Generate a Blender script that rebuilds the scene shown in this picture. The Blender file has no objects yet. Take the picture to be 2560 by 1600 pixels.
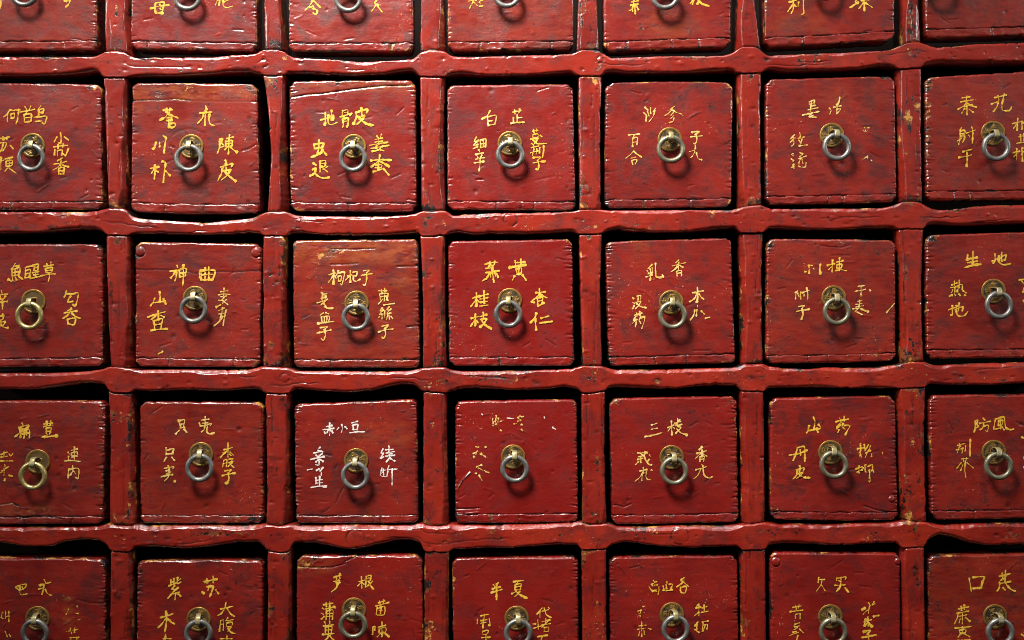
import bpy, math, random
import numpy as np

# ------------------------------------------------------------------ camera, world, lamps, exposure
S = bpy.context.scene
COL = S.collection
MM = 0.001
DIST = 1200.0                                # camera to the front of the frame, mm

cam_d = bpy.data.cameras.new('camera')
cam = bpy.data.objects.new('camera', cam_d)
COL.objects.link(cam)
cam.location = (0, -DIST * MM, 0)
cam.rotation_euler = (math.radians(90), 0, 0)
cam_d.sensor_width = 36.0
cam_d.lens = 36.0 * DIST / 1024.0
cam_d.clip_start = 0.01
cam_d.clip_end = 50
S.camera = cam

S.view_settings.view_transform = 'Standard'
S.view_settings.look = 'None'
S.view_settings.exposure = 0.0
S.view_settings.gamma = 1.0
S.view_settings.use_curve_mapping = False
S.render.filter_size = 1.0
S.cycles.pixel_filter_type = 'BLACKMAN_HARRIS'
S.cycles.filter_width = 1.0

W = bpy.data.worlds.new('World')
S.world = W
W.use_nodes = True
wn = W.node_tree.nodes
wl = W.node_tree.links
wn.clear()
wo = wn.new('ShaderNodeOutputWorld')
wb = wn.new('ShaderNodeBackground')
tc = wn.new('ShaderNodeTexCoord')
sep = wn.new('ShaderNodeSeparateXYZ')
wl.new(tc.outputs['Generated'], sep.inputs[0])


def wmath(op, a, b=None, c=None):
    n = wn.new('ShaderNodeMath')
    n.operation = op
    for i, v in enumerate((a, b, c)):
        if v is None:
            continue
        if isinstance(v, (int, float)):
            n.inputs[i].default_value = v
        else:
            wl.new(v, n.inputs[i])
    return n.outputs[0]


# the room behind the viewer: paler to the sides and above, dark straight behind and below
ax = wmath('ABSOLUTE', wmath('ADD', sep.outputs['X'], 0.05))
side = wn.new('ShaderNodeMapRange')
side.interpolation_type = 'SMOOTHSTEP'
wl.new(ax, side.inputs[0])
side.inputs[1].default_value = 0.03
side.inputs[2].default_value = 0.30
side.inputs[3].default_value = 0.10
side.inputs[4].default_value = 1.0
up = wn.new('ShaderNodeMapRange')
up.interpolation_type = 'SMOOTHSTEP'
wl.new(sep.outputs['Z'], up.inputs[0])
up.inputs[1].default_value = -0.22
up.inputs[2].default_value = 0.30
up.inputs[3].default_value = 0.05
up.inputs[4].default_value = 1.0
tot = wmath('MULTIPLY', side.outputs[0], up.outputs[0])
WORLD = 0.13
wl.new(wmath('MULTIPLY', tot, WORLD), wb.inputs['Strength'])
wb.inputs['Color'].default_value = (1.0, 0.96, 0.93, 1)
wl.new(wb.outputs[0], wo.inputs[0])


def lamp(name, loc, target, energy, size, color, spread=180):
    d = bpy.data.lights.new(name, 'AREA')
    d.shape = 'DISK'
    d.size = size
    d.energy = energy
    d.color = color
    d.spread = math.radians(spread)
    o = bpy.data.objects.new(name, d)
    COL.objects.link(o)
    o.location = loc
    v = [target[i] - loc[i] for i in range(3)]
    from mathutils import Vector
    o.rotation_euler = Vector(v).to_track_quat('-Z', 'Y').to_euler()
    return o


lamp('overhead_light', (-0.55, -0.95, 1.45), (-0.04, 0, 0.24), 7.4, 0.55, (1.0, 0.955, 0.89), 50)
lamp('room_lamp', (-1.95, -1.10, 0.80), (-0.3, 0, 0.22), 2.4, 0.2, (1.0, 0.96, 0.92), 90)
lamp('room_lamp', (1.95, -1.10, 0.80), (0.35, 0, 0.22), 2.0, 0.2, (1.0, 0.96, 0.92), 90)

added_strip = lamp('overhead_light', (-0.05, -0.34, 1.50), (0, -0.02, 0), 8.0, 0.2, (1.0, 0.97, 0.98))  # strip light added for grazing edge highlights, no such fixture known
added_strip.data.shape = 'RECTANGLE'
added_strip.data.size = 1.5
added_strip.data.size_y = 0.16

# ------------------------------------------------------------------ numpy noise
_tabs = {}


def _tab(seed):
    if seed not in _tabs:
        r = np.random.RandomState(seed % 100003)
        _tabs[seed] = (r.permutation(256), r.rand(256) * 2 - 1)
    return _tabs[seed]


def vnoise(x, y, seed):
    P, T = _tab(seed)
    xi = np.floor(x).astype(int)
    yi = np.floor(y).astype(int)
    fx = x - xi
    fy = y - yi
    fx = fx * fx * fx * (fx * (fx * 6 - 15) + 10)
    fy = fy * fy * fy * (fy * (fy * 6 - 15) + 10)

    def g(a, b):
        return T[(P[a & 255] + b) & 255]
    v0 = g(xi, yi) * (1 - fx) + g(xi + 1, yi) * fx
    v1 = g(xi, yi + 1) * (1 - fx) + g(xi + 1, yi + 1) * fx
    return v0 * (1 - fy) + v1 * fy


def fbm(x, y, seed, octv=3):
    s = 0
    a = 1.0
    for k in range(octv):
        s = s + a * vnoise(x * 2 ** k + 17.3 * k, y * 2 ** k + 5.1 * k, seed + k)
        a *= 0.5
    return s


def sstep(a, b, x):
    t = np.clip((x - a) / (b - a), 0, 1)
    return t * t * (3 - 2 * t)


# ------------------------------------------------------------------ mesh helper (all input in mm)
def mesh_obj(name, V, F, mat, parent=None, origin=(0, 0, 0), attrs=None, smooth=True):
    V = (np.asarray(V, float) - np.asarray(origin, float)) * MM
    me = bpy.data.meshes.new(name)
    if isinstance(F, np.ndarray):
        n, k = F.shape
        me.vertices.add(len(V))
        me.vertices.foreach_set('co', V.ravel())
        me.loops.add(n * k)
        me.loops.foreach_set('vertex_index', F.ravel().astype(np.int32))
        me.polygons.add(n)
        me.polygons.foreach_set('loop_start', np.arange(0, n * k, k, dtype=np.int32))
        me.polygons.foreach_set('loop_total', np.full(n, k, dtype=np.int32))
        me.update(calc_edges=True)
        me.validate()
    else:
        me.from_pydata([tuple(v) for v in V], [], F)
    for p in ('use_smooth',):
        me.polygons.foreach_set(p, np.full(len(me.polygons), smooth, dtype=bool))
    if attrs:
        for k, a in attrs.items():
            at = me.attributes.new(k, 'FLOAT', 'POINT')
            at.data.foreach_set('value', np.asarray(a, np.float32))
    me.materials.append(mat)
    o = bpy.data.objects.new(name, me)
    COL.objects.link(o)
    if parent is not None:
        o.parent = parent
    else:
        o.location = [c * MM for c in origin]
    return o


def empty(name, loc_mm):
    o = bpy.data.objects.new(name, None)
    o.empty_display_size = 0.02
    COL.objects.link(o)
    o.location = [c * MM for c in loc_mm]
    return o


def grid_faces(nx, ny, flip=False):
    i, j = np.meshgrid(np.arange(nx - 1), np.arange(ny - 1), indexing='ij')
    a = (i * ny + j).ravel()
    q = np.stack([a, a + ny, a + ny + 1, a + 1], 1)
    return q[:, ::-1] if flip else q


def PX(px, depth=0.0):                      # a picture column / row of the survey -> mm at a given depth
    return (np.asarray(px, float) / 2.5 - 512.0) * (DIST + depth) / DIST


def PZ(py, depth=0.0):
    return (320.0 - np.asarray(py, float) / 2.5) * (DIST + depth) / DIST


# ------------------------------------------------------------------ materials
def new_mat(name):
    m = bpy.data.materials.new(name)
    m.use_nodes = True
    nt = m.node_tree
    nt.nodes.clear()
    return m, nt


class NT:
    def __init__(self, nt):
        self.nt = nt

    def n(self, t, **kw):
        x = self.nt.nodes.new(t)
        for k, v in kw.items():
            setattr(x, k, v)
        return x

    def link(self, a, b):
        self.nt.links.new(a, b)

    def put(self, sock, v):
        if hasattr(v, 'node'):
            self.link(v, sock)
        else:
            sock.default_value = v

    def math(self, op, a, b=0.0, clamp=False):
        x = self.n('ShaderNodeMath', operation=op)
        x.use_clamp = clamp
        self.put(x.inputs[0], a)
        self.put(x.inputs[1], b)
        return x.outputs[0]

    def noise(self, vec, scale, detail=4, rough=0.55, dist=0.0):
        x = self.n('ShaderNodeTexNoise')
        self.put(x.inputs['Vector'], vec)
        x.inputs['Scale'].default_value = scale
        x.inputs['Detail'].default_value = detail
        x.inputs['Roughness'].default_value = rough
        x.inputs['Distortion'].default_value = dist
        return x.outputs['Fac']

    def ramp(self, v, lo, hi, a=0.0, b=1.0):
        x = self.n('ShaderNodeMapRange')
        x.interpolation_type = 'SMOOTHSTEP'
        self.put(x.inputs[0], v)
        for i, q in enumerate((lo, hi, a, b)):
            self.put(x.inputs[i + 1], q)
        return x.outputs[0]

    def mix(self, f, a, b):
        x = self.n('ShaderNodeMix', data_type='RGBA')
        self.put(x.inputs['Factor'], f)
        self.put(x.inputs[6], a if hasattr(a, 'node') else (*a, 1))
        self.put(x.inputs[7], b if hasattr(b, 'node') else (*b, 1))
        return x.outputs[2]

    def attr(self, name):
        x = self.n('ShaderNodeAttribute', attribute_name=name)
        return x.outputs['Fac']

    def pos(self, scale=(1, 1, 1)):
        g = self.n('ShaderNodeNewGeometry')
        m = self.n('ShaderNodeMapping')
        self.link(g.outputs['Position'], m.inputs['Vector'])
        m.inputs['Scale'].default_value = scale
        return m.outputs['Vector']


def lacquer(name, red_a, red_b, grain, seed_off, rough_lo, rough_hi, chip_bias=0.0):
    m, nt = new_mat(name)
    k = NT(nt)
    p = k.pos()
    pg = k.pos(grain)
    off = k.n('ShaderNodeVectorMath', operation='ADD')
    k.link(p, off.inputs[0])
    off.inputs[1].default_value = (seed_off, 0, seed_off * 0.7)
    p = off.outputs[0]
    n1 = k.noise(p, 14, 5, 0.6, 0.4)
    n2 = k.noise(p, 46, 5, 0.62, 0.6)
    n3 = k.noise(pg, 60, 6, 0.6, 0.3)
    n4 = k.noise(p, 330, 4, 0.6)
    c = k.mix(k.ramp(n1, 0.36, 0.66), red_a, red_b)
    c = k.mix(k.math('MULTIPLY', k.ramp(n2, 0.47, 0.68), 0.72 if seed_off == 0.0 else 0.46), c, (0.050, 0.0070, 0.0068))
    c = k.mix(k.math('MULTIPLY', k.ramp(n3, 0.52, 0.74), 0.45), c, (0.30, 0.022, 0.012))
    c = k.mix(k.math('MULTIPLY', k.ramp(n3, 0.47, 0.28), 0.50), c, (0.052, 0.0070, 0.0075))
    c = k.mix(k.math('MULTIPLY', k.attr('tone'), 0.75), c, (0.225, 0.0060, 0.0042))
    c = k.mix(k.math('MULTIPLY', k.attr('rub'), k.ramp(n3, 0.30, 0.60), True), c, (0.30, 0.060, 0.014))
    wear = k.attr('wear')
    dirt_shade = k.attr('dirt_shade')
    # knocks through the lacquer: orange ground, dark wood, pale filler
    edge = k.math('ADD', k.math('MULTIPLY', wear, 0.40), k.math('ADD', k.math('MULTIPLY', n4, 0.55), k.math('MULTIPLY', n2, 0.30)))
    chip = k.ramp(edge, 0.665 - chip_bias, 0.715 - chip_bias)
    kind = k.noise(p, 75, 3, 0.5)
    cc = k.mix(k.ramp(kind, 0.46, 0.51), (0.014, 0.009, 0.008), (0.20, 0.050, 0.014))
    cc = k.mix(k.ramp(kind, 0.575, 0.61), cc, (0.55, 0.26, 0.055))
    c = k.mix(chip, c, cc)
    # scattered flecks
    fl = k.noise(p, 520, 2, 0.4)
    fleck = k.math('MULTIPLY', k.ramp(fl, 0.70, 0.735), k.ramp(n1, 0.53, 0.66))
    c = k.mix(fleck, c, (0.55, 0.30, 0.16))
    spot = k.math('MULTIPLY', k.ramp(k.noise(p, 300, 3, 0.5), 0.645, 0.69), k.ramp(n2, 0.44, 0.58))
    c = k.mix(k.math('MULTIPLY', spot, 0.85), c, (0.018, 0.010, 0.010))
    c = k.mix(k.math('MULTIPLY', dirt_shade, k.ramp(n4, 0.25, 0.60), True), c, (0.010, 0.006, 0.006))  # real dirt, plus shade painted on the skirts and round the pulls
    b = k.n('ShaderNodeBsdfPrincipled')
    k.link(c, b.inputs['Base Color'])
    r = k.ramp(n2, 0.3, 0.7, rough_lo, rough_hi)
    r = k.math('ADD', r, k.math('MULTIPLY', chip, 0.03))
    k.link(r, b.inputs['Roughness'])
    b.inputs['Specular IOR Level'].default_value = 0.55
    b.inputs['Coat Weight'].default_value = 0.9
    b.inputs['Coat Roughness'].default_value = 0.15
    h = k.math('ADD', k.math('MULTIPLY', n4, 0.5), k.math('MULTIPLY', n3, 0.8))
    h = k.math('ADD', h, k.math('MULTIPLY', chip, -0.35))
    h = k.math('ADD', h, k.math('MULTIPLY', k.math('MULTIPLY', k.noise(p, 620, 3, 0.6), wear), 0.5))
    grit = k.math('MULTIPLY', k.noise(p, 950, 3, 0.65), k.ramp(k.noise(p, 38, 3, 0.6), 0.46, 0.68))
    h = k.math('ADD', h, k.math('MULTIPLY', grit, 0.65))
    bp = k.n('ShaderNodeBump')
    bp.inputs['Strength'].default_value = 0.6
    bp.inputs['Distance'].default_value = 0.0005
    k.link(h, bp.inputs['Height'])
    k.link(bp.outputs[0], b.inputs['Normal'])
    k.link(bp.outputs[0], b.inputs['Coat Normal'])
    o = k.n('ShaderNodeOutputMaterial')
    k.link(b.outputs[0], o.inputs[0])
    return m


M_DRAWER = lacquer('drawer_lacquer', (0.165, 0.0085, 0.0060), (0.250, 0.0150, 0.0090), (1, 1, 3.2), 0.0, 0.30, 0.46)
M_RAIL = lacquer('rail_lacquer', (0.220, 0.0115, 0.0062), (0.320, 0.0220, 0.0095), (1, 1, 3.0), 3.7, 0.27, 0.42, 0.0)
M_POST = lacquer('divider_lacquer', (0.205, 0.0105, 0.0060), (0.305, 0.0210, 0.0095), (3.0, 1, 1), 8.1, 0.27, 0.42, 0.0)


def paint(name, ca, cb):
    m, nt = new_mat(name)
    k = NT(nt)
    p = k.pos()
    n1 = k.noise(p, 260, 3, 0.55)
    n2 = k.noise(p, 620, 4, 0.6)
    wear = k.attr('wear')
    c = k.mix(k.ramp(n1, 0.35, 0.65), ca, cb)
    c = k.mix(k.math('MULTIPLY', k.ramp(n2, 0.60, 0.75), 0.5), c, (0.35, 0.10, 0.03))
    b = k.n('ShaderNodeBsdfPrincipled')
    k.link(c, b.inputs['Base Color'])
    b.inputs['Roughness'].default_value = 0.5
    b.inputs['Specular IOR Level'].default_value = 0.4
    t = k.n('ShaderNodeBsdfTransparent')
    mx = k.n('ShaderNodeMixShader')
    v = k.math('ADD', k.math('MULTIPLY', n2, 0.55), k.math('MULTIPLY', n1, 0.45))
    thr = k.math('ADD', k.math('MULTIPLY', wear, 0.46), 0.075)
    mask = k.ramp(v, thr, k.math('ADD', thr, 0.06))
    k.link(mask, mx.inputs[0])
    k.link(t.outputs[0], mx.inputs[1])
    k.link(b.outputs[0], mx.inputs[2])
    o = k.n('ShaderNodeOutputMaterial')
    k.link(mx.outputs[0], o.inputs[0])
    return m


M_YELLOW = paint('yellow_paint', (0.66, 0.36, 0.022), (0.80, 0.51, 0.080))
M_CREAM = paint('pale_yellow_paint', (0.66, 0.38, 0.045), (0.80, 0.58, 0.22))
M_WHITE = paint('white_paint', (0.80, 0.74, 0.68), (0.82, 0.68, 0.62))


def metal(name, ca, cb, dark, rough, use_dirt=False, met=1.0):
    m, nt = new_mat(name)
    k = NT(nt)
    p = k.pos()
    n1 = k.noise(p, 190, 4, 0.6)
    n2 = k.noise(p, 700, 4, 0.6)
    c = k.mix(k.ramp(n1, 0.35, 0.65), ca, cb)
    c = k.mix(k.math('MULTIPLY', k.ramp(n2, 0.54, 0.72), 0.45), c, dark)
    b = k.n('ShaderNodeBsdfPrincipled')
    rr = k.ramp(n2, 0.3, 0.7, rough - 0.06, rough + 0.14)
    if use_dirt:
        d = k.attr('dirt_shade')
        dm = k.math('MULTIPLY', d, k.ramp(n1, 0.10, 0.45), True)
        c = k.mix(dm, c, (0.020, 0.013, 0.007))
        met = k.math('SUBTRACT', met, k.math('MULTIPLY', dm, 0.7))
        rr = k.math('ADD', rr, k.math('MULTIPLY', dm, 0.2))
    k.link(c, b.inputs['Base Color'])
    k.put(b.inputs['Metallic'], met)
    k.link(rr, b.inputs['Roughness'])
    bp = k.n('ShaderNodeBump')
    bp.inputs['Strength'].default_value = 0.25
    bp.inputs['Distance'].default_value = 0.0003
    k.link(n2, bp.inputs['Height'])
    k.link(bp.outputs[0], b.inputs['Normal'])
    o = k.n('ShaderNodeOutputMaterial')
    k.link(b.outputs[0], o.inputs[0])
    return m


M_STEEL = metal('worn_steel', (0.175, 0.175, 0.165), (0.270, 0.265, 0.245), (0.075, 0.072, 0.062), 0.34, False, 0.62)
M_DULL = metal('dull_nickel', (0.19, 0.175, 0.115), (0.25, 0.235, 0.16), (0.12, 0.11, 0.07), 0.34, False, 0.62)
M_BRASS = metal('ring_brass', (0.46, 0.38, 0.13), (0.56, 0.47, 0.20), (0.24, 0.19, 0.07), 0.30, False, 0.7)
M_STRAP = metal('strap_brass', (0.34, 0.29, 0.13), (0.46, 0.41, 0.23), (0.15, 0.12, 0.05), 0.36, False, 0.55)
M_COIN = metal('coin_brass', (0.30, 0.165, 0.035), (0.40, 0.24, 0.06), (0.10, 0.06, 0.02), 0.38, True, 0.7)

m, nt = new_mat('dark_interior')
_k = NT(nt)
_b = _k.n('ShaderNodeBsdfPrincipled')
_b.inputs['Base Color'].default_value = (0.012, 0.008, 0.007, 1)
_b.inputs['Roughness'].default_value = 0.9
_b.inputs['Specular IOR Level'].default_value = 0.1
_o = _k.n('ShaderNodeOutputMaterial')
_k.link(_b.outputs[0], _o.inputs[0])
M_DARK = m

# ------------------------------------------------------------------ survey of the frame (photo pixels on the front plane)
RAILS = [
 # (upper edge, lower edge)
 ([(0,141.5),(61,141.5),(132,143),(233,141.5),(246,137.5),(260.5,129.6),(288,126.5),(309.5,129),(325,140),(344,145),(423,143),(529,143),(582,137.5),(640,135),(656,124),(693,124),(711,130),(730,143),(825,148),(904.5,153.5),(957.5,152),(1010,149.5),(1037,144),(1049,131),(1074,124.5),(1111,127),(1127,140),(1169,143),(1280,139),(1359,137),(1428,135),(1444,129.6),(1455,124.5),(1497,125.6),(1510,135),(1529,144),(1571,143),(1677,140),(1809,139),(1830,133.6),(1846,121.7),(1857,116.4),(1894,117.7),(1907,129.6),(1920,139),(1973,136),(2079,132),(2184.5,128),(2224,125.7),(2245,116.4),(2264,108.5),(2296,104.5),(2311.5,108.5),(2333,116.4),(2370,116.4),(2449,110),(2560,106)],
  [(0,190.5),(85,189),(159,186.5),(201,182.5),(230,178),(246,181),(255,192),(315,193),(370,190),(450,189),(503,186),(560,182),(625,180),(652,188),(711,189),(719,182.5),(772,182.5),(825,186.5),(878,188),(957,185),(1010,177),(1032,176),(1047,190),(1116,192),(1129,186.5),(1156,184),(1196,188),(1280,189),(1359,185),(1412,181),(1431,180),(1439,189),(1505,189),(1513,182.5),(1534,178.6),(1571,182.5),(1650,182.5),(1730,181),(1783,177),(1835,174.6),(1841,182.5),(1907,181),(1915,174),(1930,172),(1973,179),(2052,176),(2145,173),(2171,168),(2211,164),(2237,168),(2248,172),(2303.6,169),(2311.5,164),(2343,159),(2449,159),(2560,156)]),
 ([(0,529),(132,530),(225,529),(251,525),(267,520),(312,521),(320,530),(330,541),(353,546),(406,550),(459,554),(512,557),(565,551.5),(617,546),(639,541),(654,533),(670,529),(712,528),(726,533),(740,538),(806,541),(885,541),(965,541),(1017,538),(1039,534),(1054,528),(1114,526),(1122,533),(1138,540),(1159,536),(1239,532),(1318,532),(1397,530),(1432,528),(1450,524),(1506,524),(1520,526),(1559,526),(1639,525),(1745,525),(1824,525),(1845,521),(1861,516),(1904,512),(1917,518.5),(1933,522),(1986,522),(2065,521),(2145,521),(2213,519),(2239,512),(2258,504),(2298,504),(2313,512),(2332,522),(2358,525),(2425,518),(2477,513),(2560,512)],
  [(0,583),(79,581.5),(132,579),(185,575),(238,573.5),(259,581.5),(267,588),(320,588),(337,584),(379,584),(459,587),(538,587),(591,585),(631,581.5),(649,584),(660,589),(721,589),(726,584),(753,581.5),(806,587),(859,589),(938,589),(978,587),(1017,584),(1047,581.5),(1052,591),(1117,588),(1125,584),(1151,581.5),(1186,587),(1239,585),(1318,585),(1371,584),(1411,580),(1434,579),(1445,585),(1506,584),(1517,579),(1546,575),(1586,579),(1639,581.5),(1718,580),(1797,573.5),(1842,571),(1848,581.5),(1909,581.5),(1917,575),(1946,571),(2012,575),(2092,573.5),(2171,571),(2224,569.5),(2245,572),(2311,572),(2316,566),(2332,562),(2425,563),(2560,558)]),
 ([(0,933),(106,933),(172,931),(225,928),(257,923),(272,917),(323,921),(340,925),(366,924),(459,924),(565,925),(612,925),(639,921),(654,916),(724,920),(734,927),(766,928),(859,928),(965,929),(1023,928),(1044,923),(1057,920),(1112,917),(1125,925),(1159,929),(1239,928),(1318,927),(1397,924),(1437,921),(1456,915),(1506,915),(1522,921),(1538,925),(1612,925),(1692,923),(1771,921),(1824,920),(1848,916),(1864,909.5),(1909,908),(1922,916),(1959,920),(2020,924),(2065,919),(2145,920),(2197,919),(2237,912),(2266,907),(2313,903),(2324,909.5),(2340,913.5),(2425,909.5),(2560,905.5)],
  [(0,975),(79,975),(145,968.5),(185,962),(225,958),(257,960.5),(272,976),(280,982),(326,982),(334,978),(374,979),(459,976),(538,979),(591,976),(639,974),(654,982),(699,984),(724,983),(732,976),(766,975),(806,979),(859,983),(925,979),(965,970),(1004,962),(1036,964.5),(1052,978),(1117,982),(1133,979),(1159,972.5),(1239,974),(1318,976.5),(1371,974),(1411,968.5),(1445,974),(1453,982),(1480,982),(1514,976.5),(1522,971),(1559,970),(1639,974),(1692,972.5),(1745,967),(1797,964.5),(1845,966),(1850,976.5),(1912,979),(1920,971),(1946,970),(2039,970),(2118,971),(2197,972.5),(2245,971),(2311,968),(2324,960.5),(2372,963),(2477,963),(2560,959)]),
 ([(0,1319),(106,1319),(212,1319),(246,1316),(265,1311),(323,1314),(348,1311),(366,1316),(406,1316),(512,1315),(591,1316),(639,1314),(660,1311),(699,1316),(729,1311),(742,1315),(779,1316),(859,1314),(965,1315),(1031,1314),(1054,1308.5),(1065,1315),(1099,1316),(1117,1314),(1128,1310),(1143,1314),(1212,1314),(1292,1312.5),(1371,1311),(1424,1308.5),(1453,1304.5),(1464,1310),(1480,1312),(1512,1310),(1525,1308.5),(1538,1318),(1612,1319),(1692,1316),(1771,1316),(1811,1316),(1845,1312.5),(1880,1311),(1912,1306),(1928,1308.5),(1954,1314),(1986,1311),(2065,1314),(2145,1310),(2211,1310),(2247,1306),(2266,1303),(2319,1306),(2332,1311),(2358,1315),(2425,1311),(2560,1308.5)],
  [(0,1359),(66,1369),(132,1367),(159,1356),(212,1351),(246,1353),(265,1364),(275,1377),(323,1380),(329,1376),(334,1371),(379,1369),(459,1375),(525,1369),(591,1359),(644,1359),(665,1375),(699,1382),(724,1379),(729,1361),(779,1361),(819,1367),(859,1373),(898,1375),(938,1367),(991,1353),(1031,1353),(1052,1361),(1060,1380),(1122,1380),(1133,1375),(1239,1372),(1318,1371),(1397,1364),(1442,1365),(1453,1375),(1517,1372),(1528,1364),(1559,1357),(1612,1363),(1665,1369),(1745,1372),(1811,1368),(1845,1369),(1850,1375),(1917,1375),(1920,1365),(1959,1361),(2039,1364),(2118,1365),(2197,1360),(2245,1360),(2253,1370),(2311,1369),(2324,1353),(2350,1340),(2385,1345.5),(2425,1359),(2464,1365),(2560,1364)]),
]
RAILS.insert(0, ([(0,-268),(2560,-290)], [(0,-212),(2560,-236)]))
RAILS.append(([(0,1722),(2560,1708)], [(0,1776),(2560,1762)]))
# dividers: row -> for each of six: (L,R) at top, middle, bottom
DIV = [
 [(258,318,260,319,262,326),(661,699,661,698,660,717),(1051,1108,1051,1108,1050,1115),(1447,1493,1447,1492,1441,1499),(1846,1884,1846,1884,1842,1903),(2262,2294,2262,2294,2259,2305)],
 [(257,316,264,312,270,314),(657,712,675,711,666,718),(1050,1112,1052,1109,1053,1114),(1446,1505,1448,1501,1450,1503),(1845,1905,1849,1902,1850,1906),(2245,2305,2250,2304,2253,2308)],
 [(264.5,321,268,323,275,328),(658,716,657,713,657,721),(1050,1113,1057,1112,1056,1116),(1448,1505,1452,1502,1456,1506),(1850,1908,1856,1905,1856,1908),(2245,2311,2255,2305,2255,2311)],
 [(270,329,274,333,272,336),(662,724,666,721,665,726),(1058,1116,1058,1118,1057,1122),(1453,1513,1456,1512,1456,1517),(1852,1910,1856,1912,1857,1914),(2247,2315,2253,2313,2258,2319)],
 [(275,327,274,328,272,330),(668,726,668,727,668,728),(1061,1122,1061,1121,1061,1120),(1454,1516,1456,1516,1458,1517),(1852,1914,1855,1916,1857,1918),(2255,2312,2259,2313,2263,2315)],
]
# drawers: four corners TL TR BR BL in photo pixels
DRW = [
 [[(-80,-190),(243,-190),(245,127),(-80,128)],[(323,-192),(643,-190),(645,130),(326,124)],[(718,-188),(1034,-188),(1036,130),(721,131)],[(1115,-190),(1436,-190),(1436,125),(1118,128)],[(1505,-190),(1830,-195),(1829,119),(1508,130)],[(1908,-200),(2238,-212),(2239,103),(1911,120)],[(2310,-215),(2640,-220),(2640,88),(2313,97)]],
 [[(-75,207),(255,210),(258,526),(-75,528)],[(328,206),(645,210),(652,535),(325,531)],[(721,202),(1041,200),(1044,531),(724,529)],[(1116,212),(1434.5,209),(1442,528),(1117,526)],[(1511,207),(1834.5,206),(1830.5,520),(1510,523)],[(1913,198),(2240,189),(2245,506.5),(1913,513)],[(2311,193),(2640,173),(2640,500),(2315,503)]],
 [[(-68,609),(259,609.5),(259,918),(-68,922)],[(336,604),(656,609),(652,921),(337,918)],[(729,600),(1048,597),(1052,922),(733,921)],[(1118,602),(1433,596),(1438.5,917),(1121,917)],[(1512,604),(1830.5,594),(1841,909.5),(1520,918)],[(1916,596),(2242,600),(2242,904),(1914,911)],[(2313,587),(2640,577),(2640,897),(2316,900)]],
 [[(-62,1002),(266,1002),(259,1312),(-62,1315)],[(348,1003),(660,1005),(661,1311),(348,1311)],[(734,1009),(1044,997),(1049,1310),(737,1311)],[(1137,1003),(1445,998),(1448,1308),(1136,1310)],[(1522,996),(1845,991),(1850,1308),(1528,1313.5)],[(1924,995),(2241,989),(2249,1303),(1925,1302)],[(2321,988),(2645,984),(2645,1298),(2327,1302)]],
 [[(-60,1393),(266,1397),(266,1712),(-60,1712)],[(341,1402),(660,1400),(660,1715),(338,1715)],[(740,1389),(1058,1387),(1062,1708),(738,1708)],[(1129,1396),(1448,1391),(1450,1712),(1130,1712)],[(1521,1393),(1846,1389),(1852,1706),(1525,1708)],[(1925,1380),(2254,1383),(2256,1700),(1926,1702)],[(2319,1390),(2650,1381),(2652,1698),(2322,1700)]],
]
BOW = {(1,1):(0.3,1.6),(1,2):(0.6,0.3),(1,4):(1.6,0.0),(3,4):(0.6,0.5),(2,5):(0.4,1.0),(1,5):(0.2,0.8),(3,2):(-0.4,0.4)}
# survey origin of every drawer's detail view, and the fittings in it (coin x,y, ring x,y; unit U photo px)
U = 400.0 / 151.2
OX = [0, 300, 700, 1080, 1480, 1880, 2160]
OXT = [0, 0, 640, 640, 1280, 1920, 1920]
OY = [0, 160, 555, 950, 1200]
FIT = [
 [(23.5,-18,22.3,-6.8),(177.5,-14,176.8,-3.0),(87.3,-13,87,-1.6),(236.8,-17,236.8,-5.3),(144,-15,144.5,-3.6),(52.5,-25,54,-13),(157,-27,160,-14)],
 [(31.2,77,29.5,88.7),(67.5,78,65,89),(70,78,69,89),(73.5,75,74,85.5),(73.5,71.3,74.5,80.5),(75.3,67.3,80,78.3),(121.5,65.5,124.5,78.5)],
 [(32,75,28,88.5),(71,72,69.3,82.8),(72.5,76.5,71.7,90),(73.5,74,72,87),(74.8,76,76,88),(77,71.5,80,84.3),(122.3,65.2,127.5,78.5)],
 [(36,77,31.3,90.5),(76.5,70.3,75.2,83),(72,76,71,90.2),(76.6,72.5,78.2,84),(75.2,73,77.6,86),(74,68.3,77.3,80),(122.5,68.2,127,81)],
 [(35.7,130.5,32.8,144.5),(74.3,131.5,74,145),(70,122.5,69,137),(80,130.3,81.5,144.3),(75.5,127,79,141),(74,129,76.8,143.3),(124,129,129,144)],
]
RINGMAT = {(2,0):'b',(3,0):'b',(1,4):'d',(2,5):'d',(3,4):'d',(3,5):'d',(3,6):'d',(4,5):'d',(2,4):'d',(4,2):'d'}

# brush lettering: (row, col) -> list of (width, wear 0..1, paint, strokes)
INK = {}


def ink(r, c, w, wear, s, p='y'):
    INK.setdefault((r, c), []).append((w, wear, p, s))


# top row
ink(0,0,2.2,.55,"61 1 66 0 65 4 62.5 6.5/64 -3 63 2/58 -4 68 -5")
ink(0,0,2.2,.55,"0 0 1 3 0 8/-3 -3 -2 4")
ink(0,1,1.9,.6,"147 3 146.5 7 147 12/147 3 155 2 154 8 153 13/142 8 150 6 159.5 4.5/151 4 151.5 5/151.5 8 152 9/147 12 154 12.5|2.4")
ink(0,1,1.8,.6,"206 0 203.5 5/208 -1 207 5/211 0 211 5 214 7.5 220 6/212 2 216 0")
ink(0,2,2.2,.6,"54 0 51 5 46.5 9.5/55 1 60.5 7/51 7 54 6/54 8 58 10 57 13.5 54 12.5")
ink(0,2,1.9,.6,"114 0 112 3 116 5/113 5 109.5 10.5/115 6 119 11")
ink(0,3,1.7,.75,"201 1 208 0/206 0 202 7.5/206 2 209 5/212 1 214 0/211 2 212 3/211 6 214 5.5")
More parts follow.
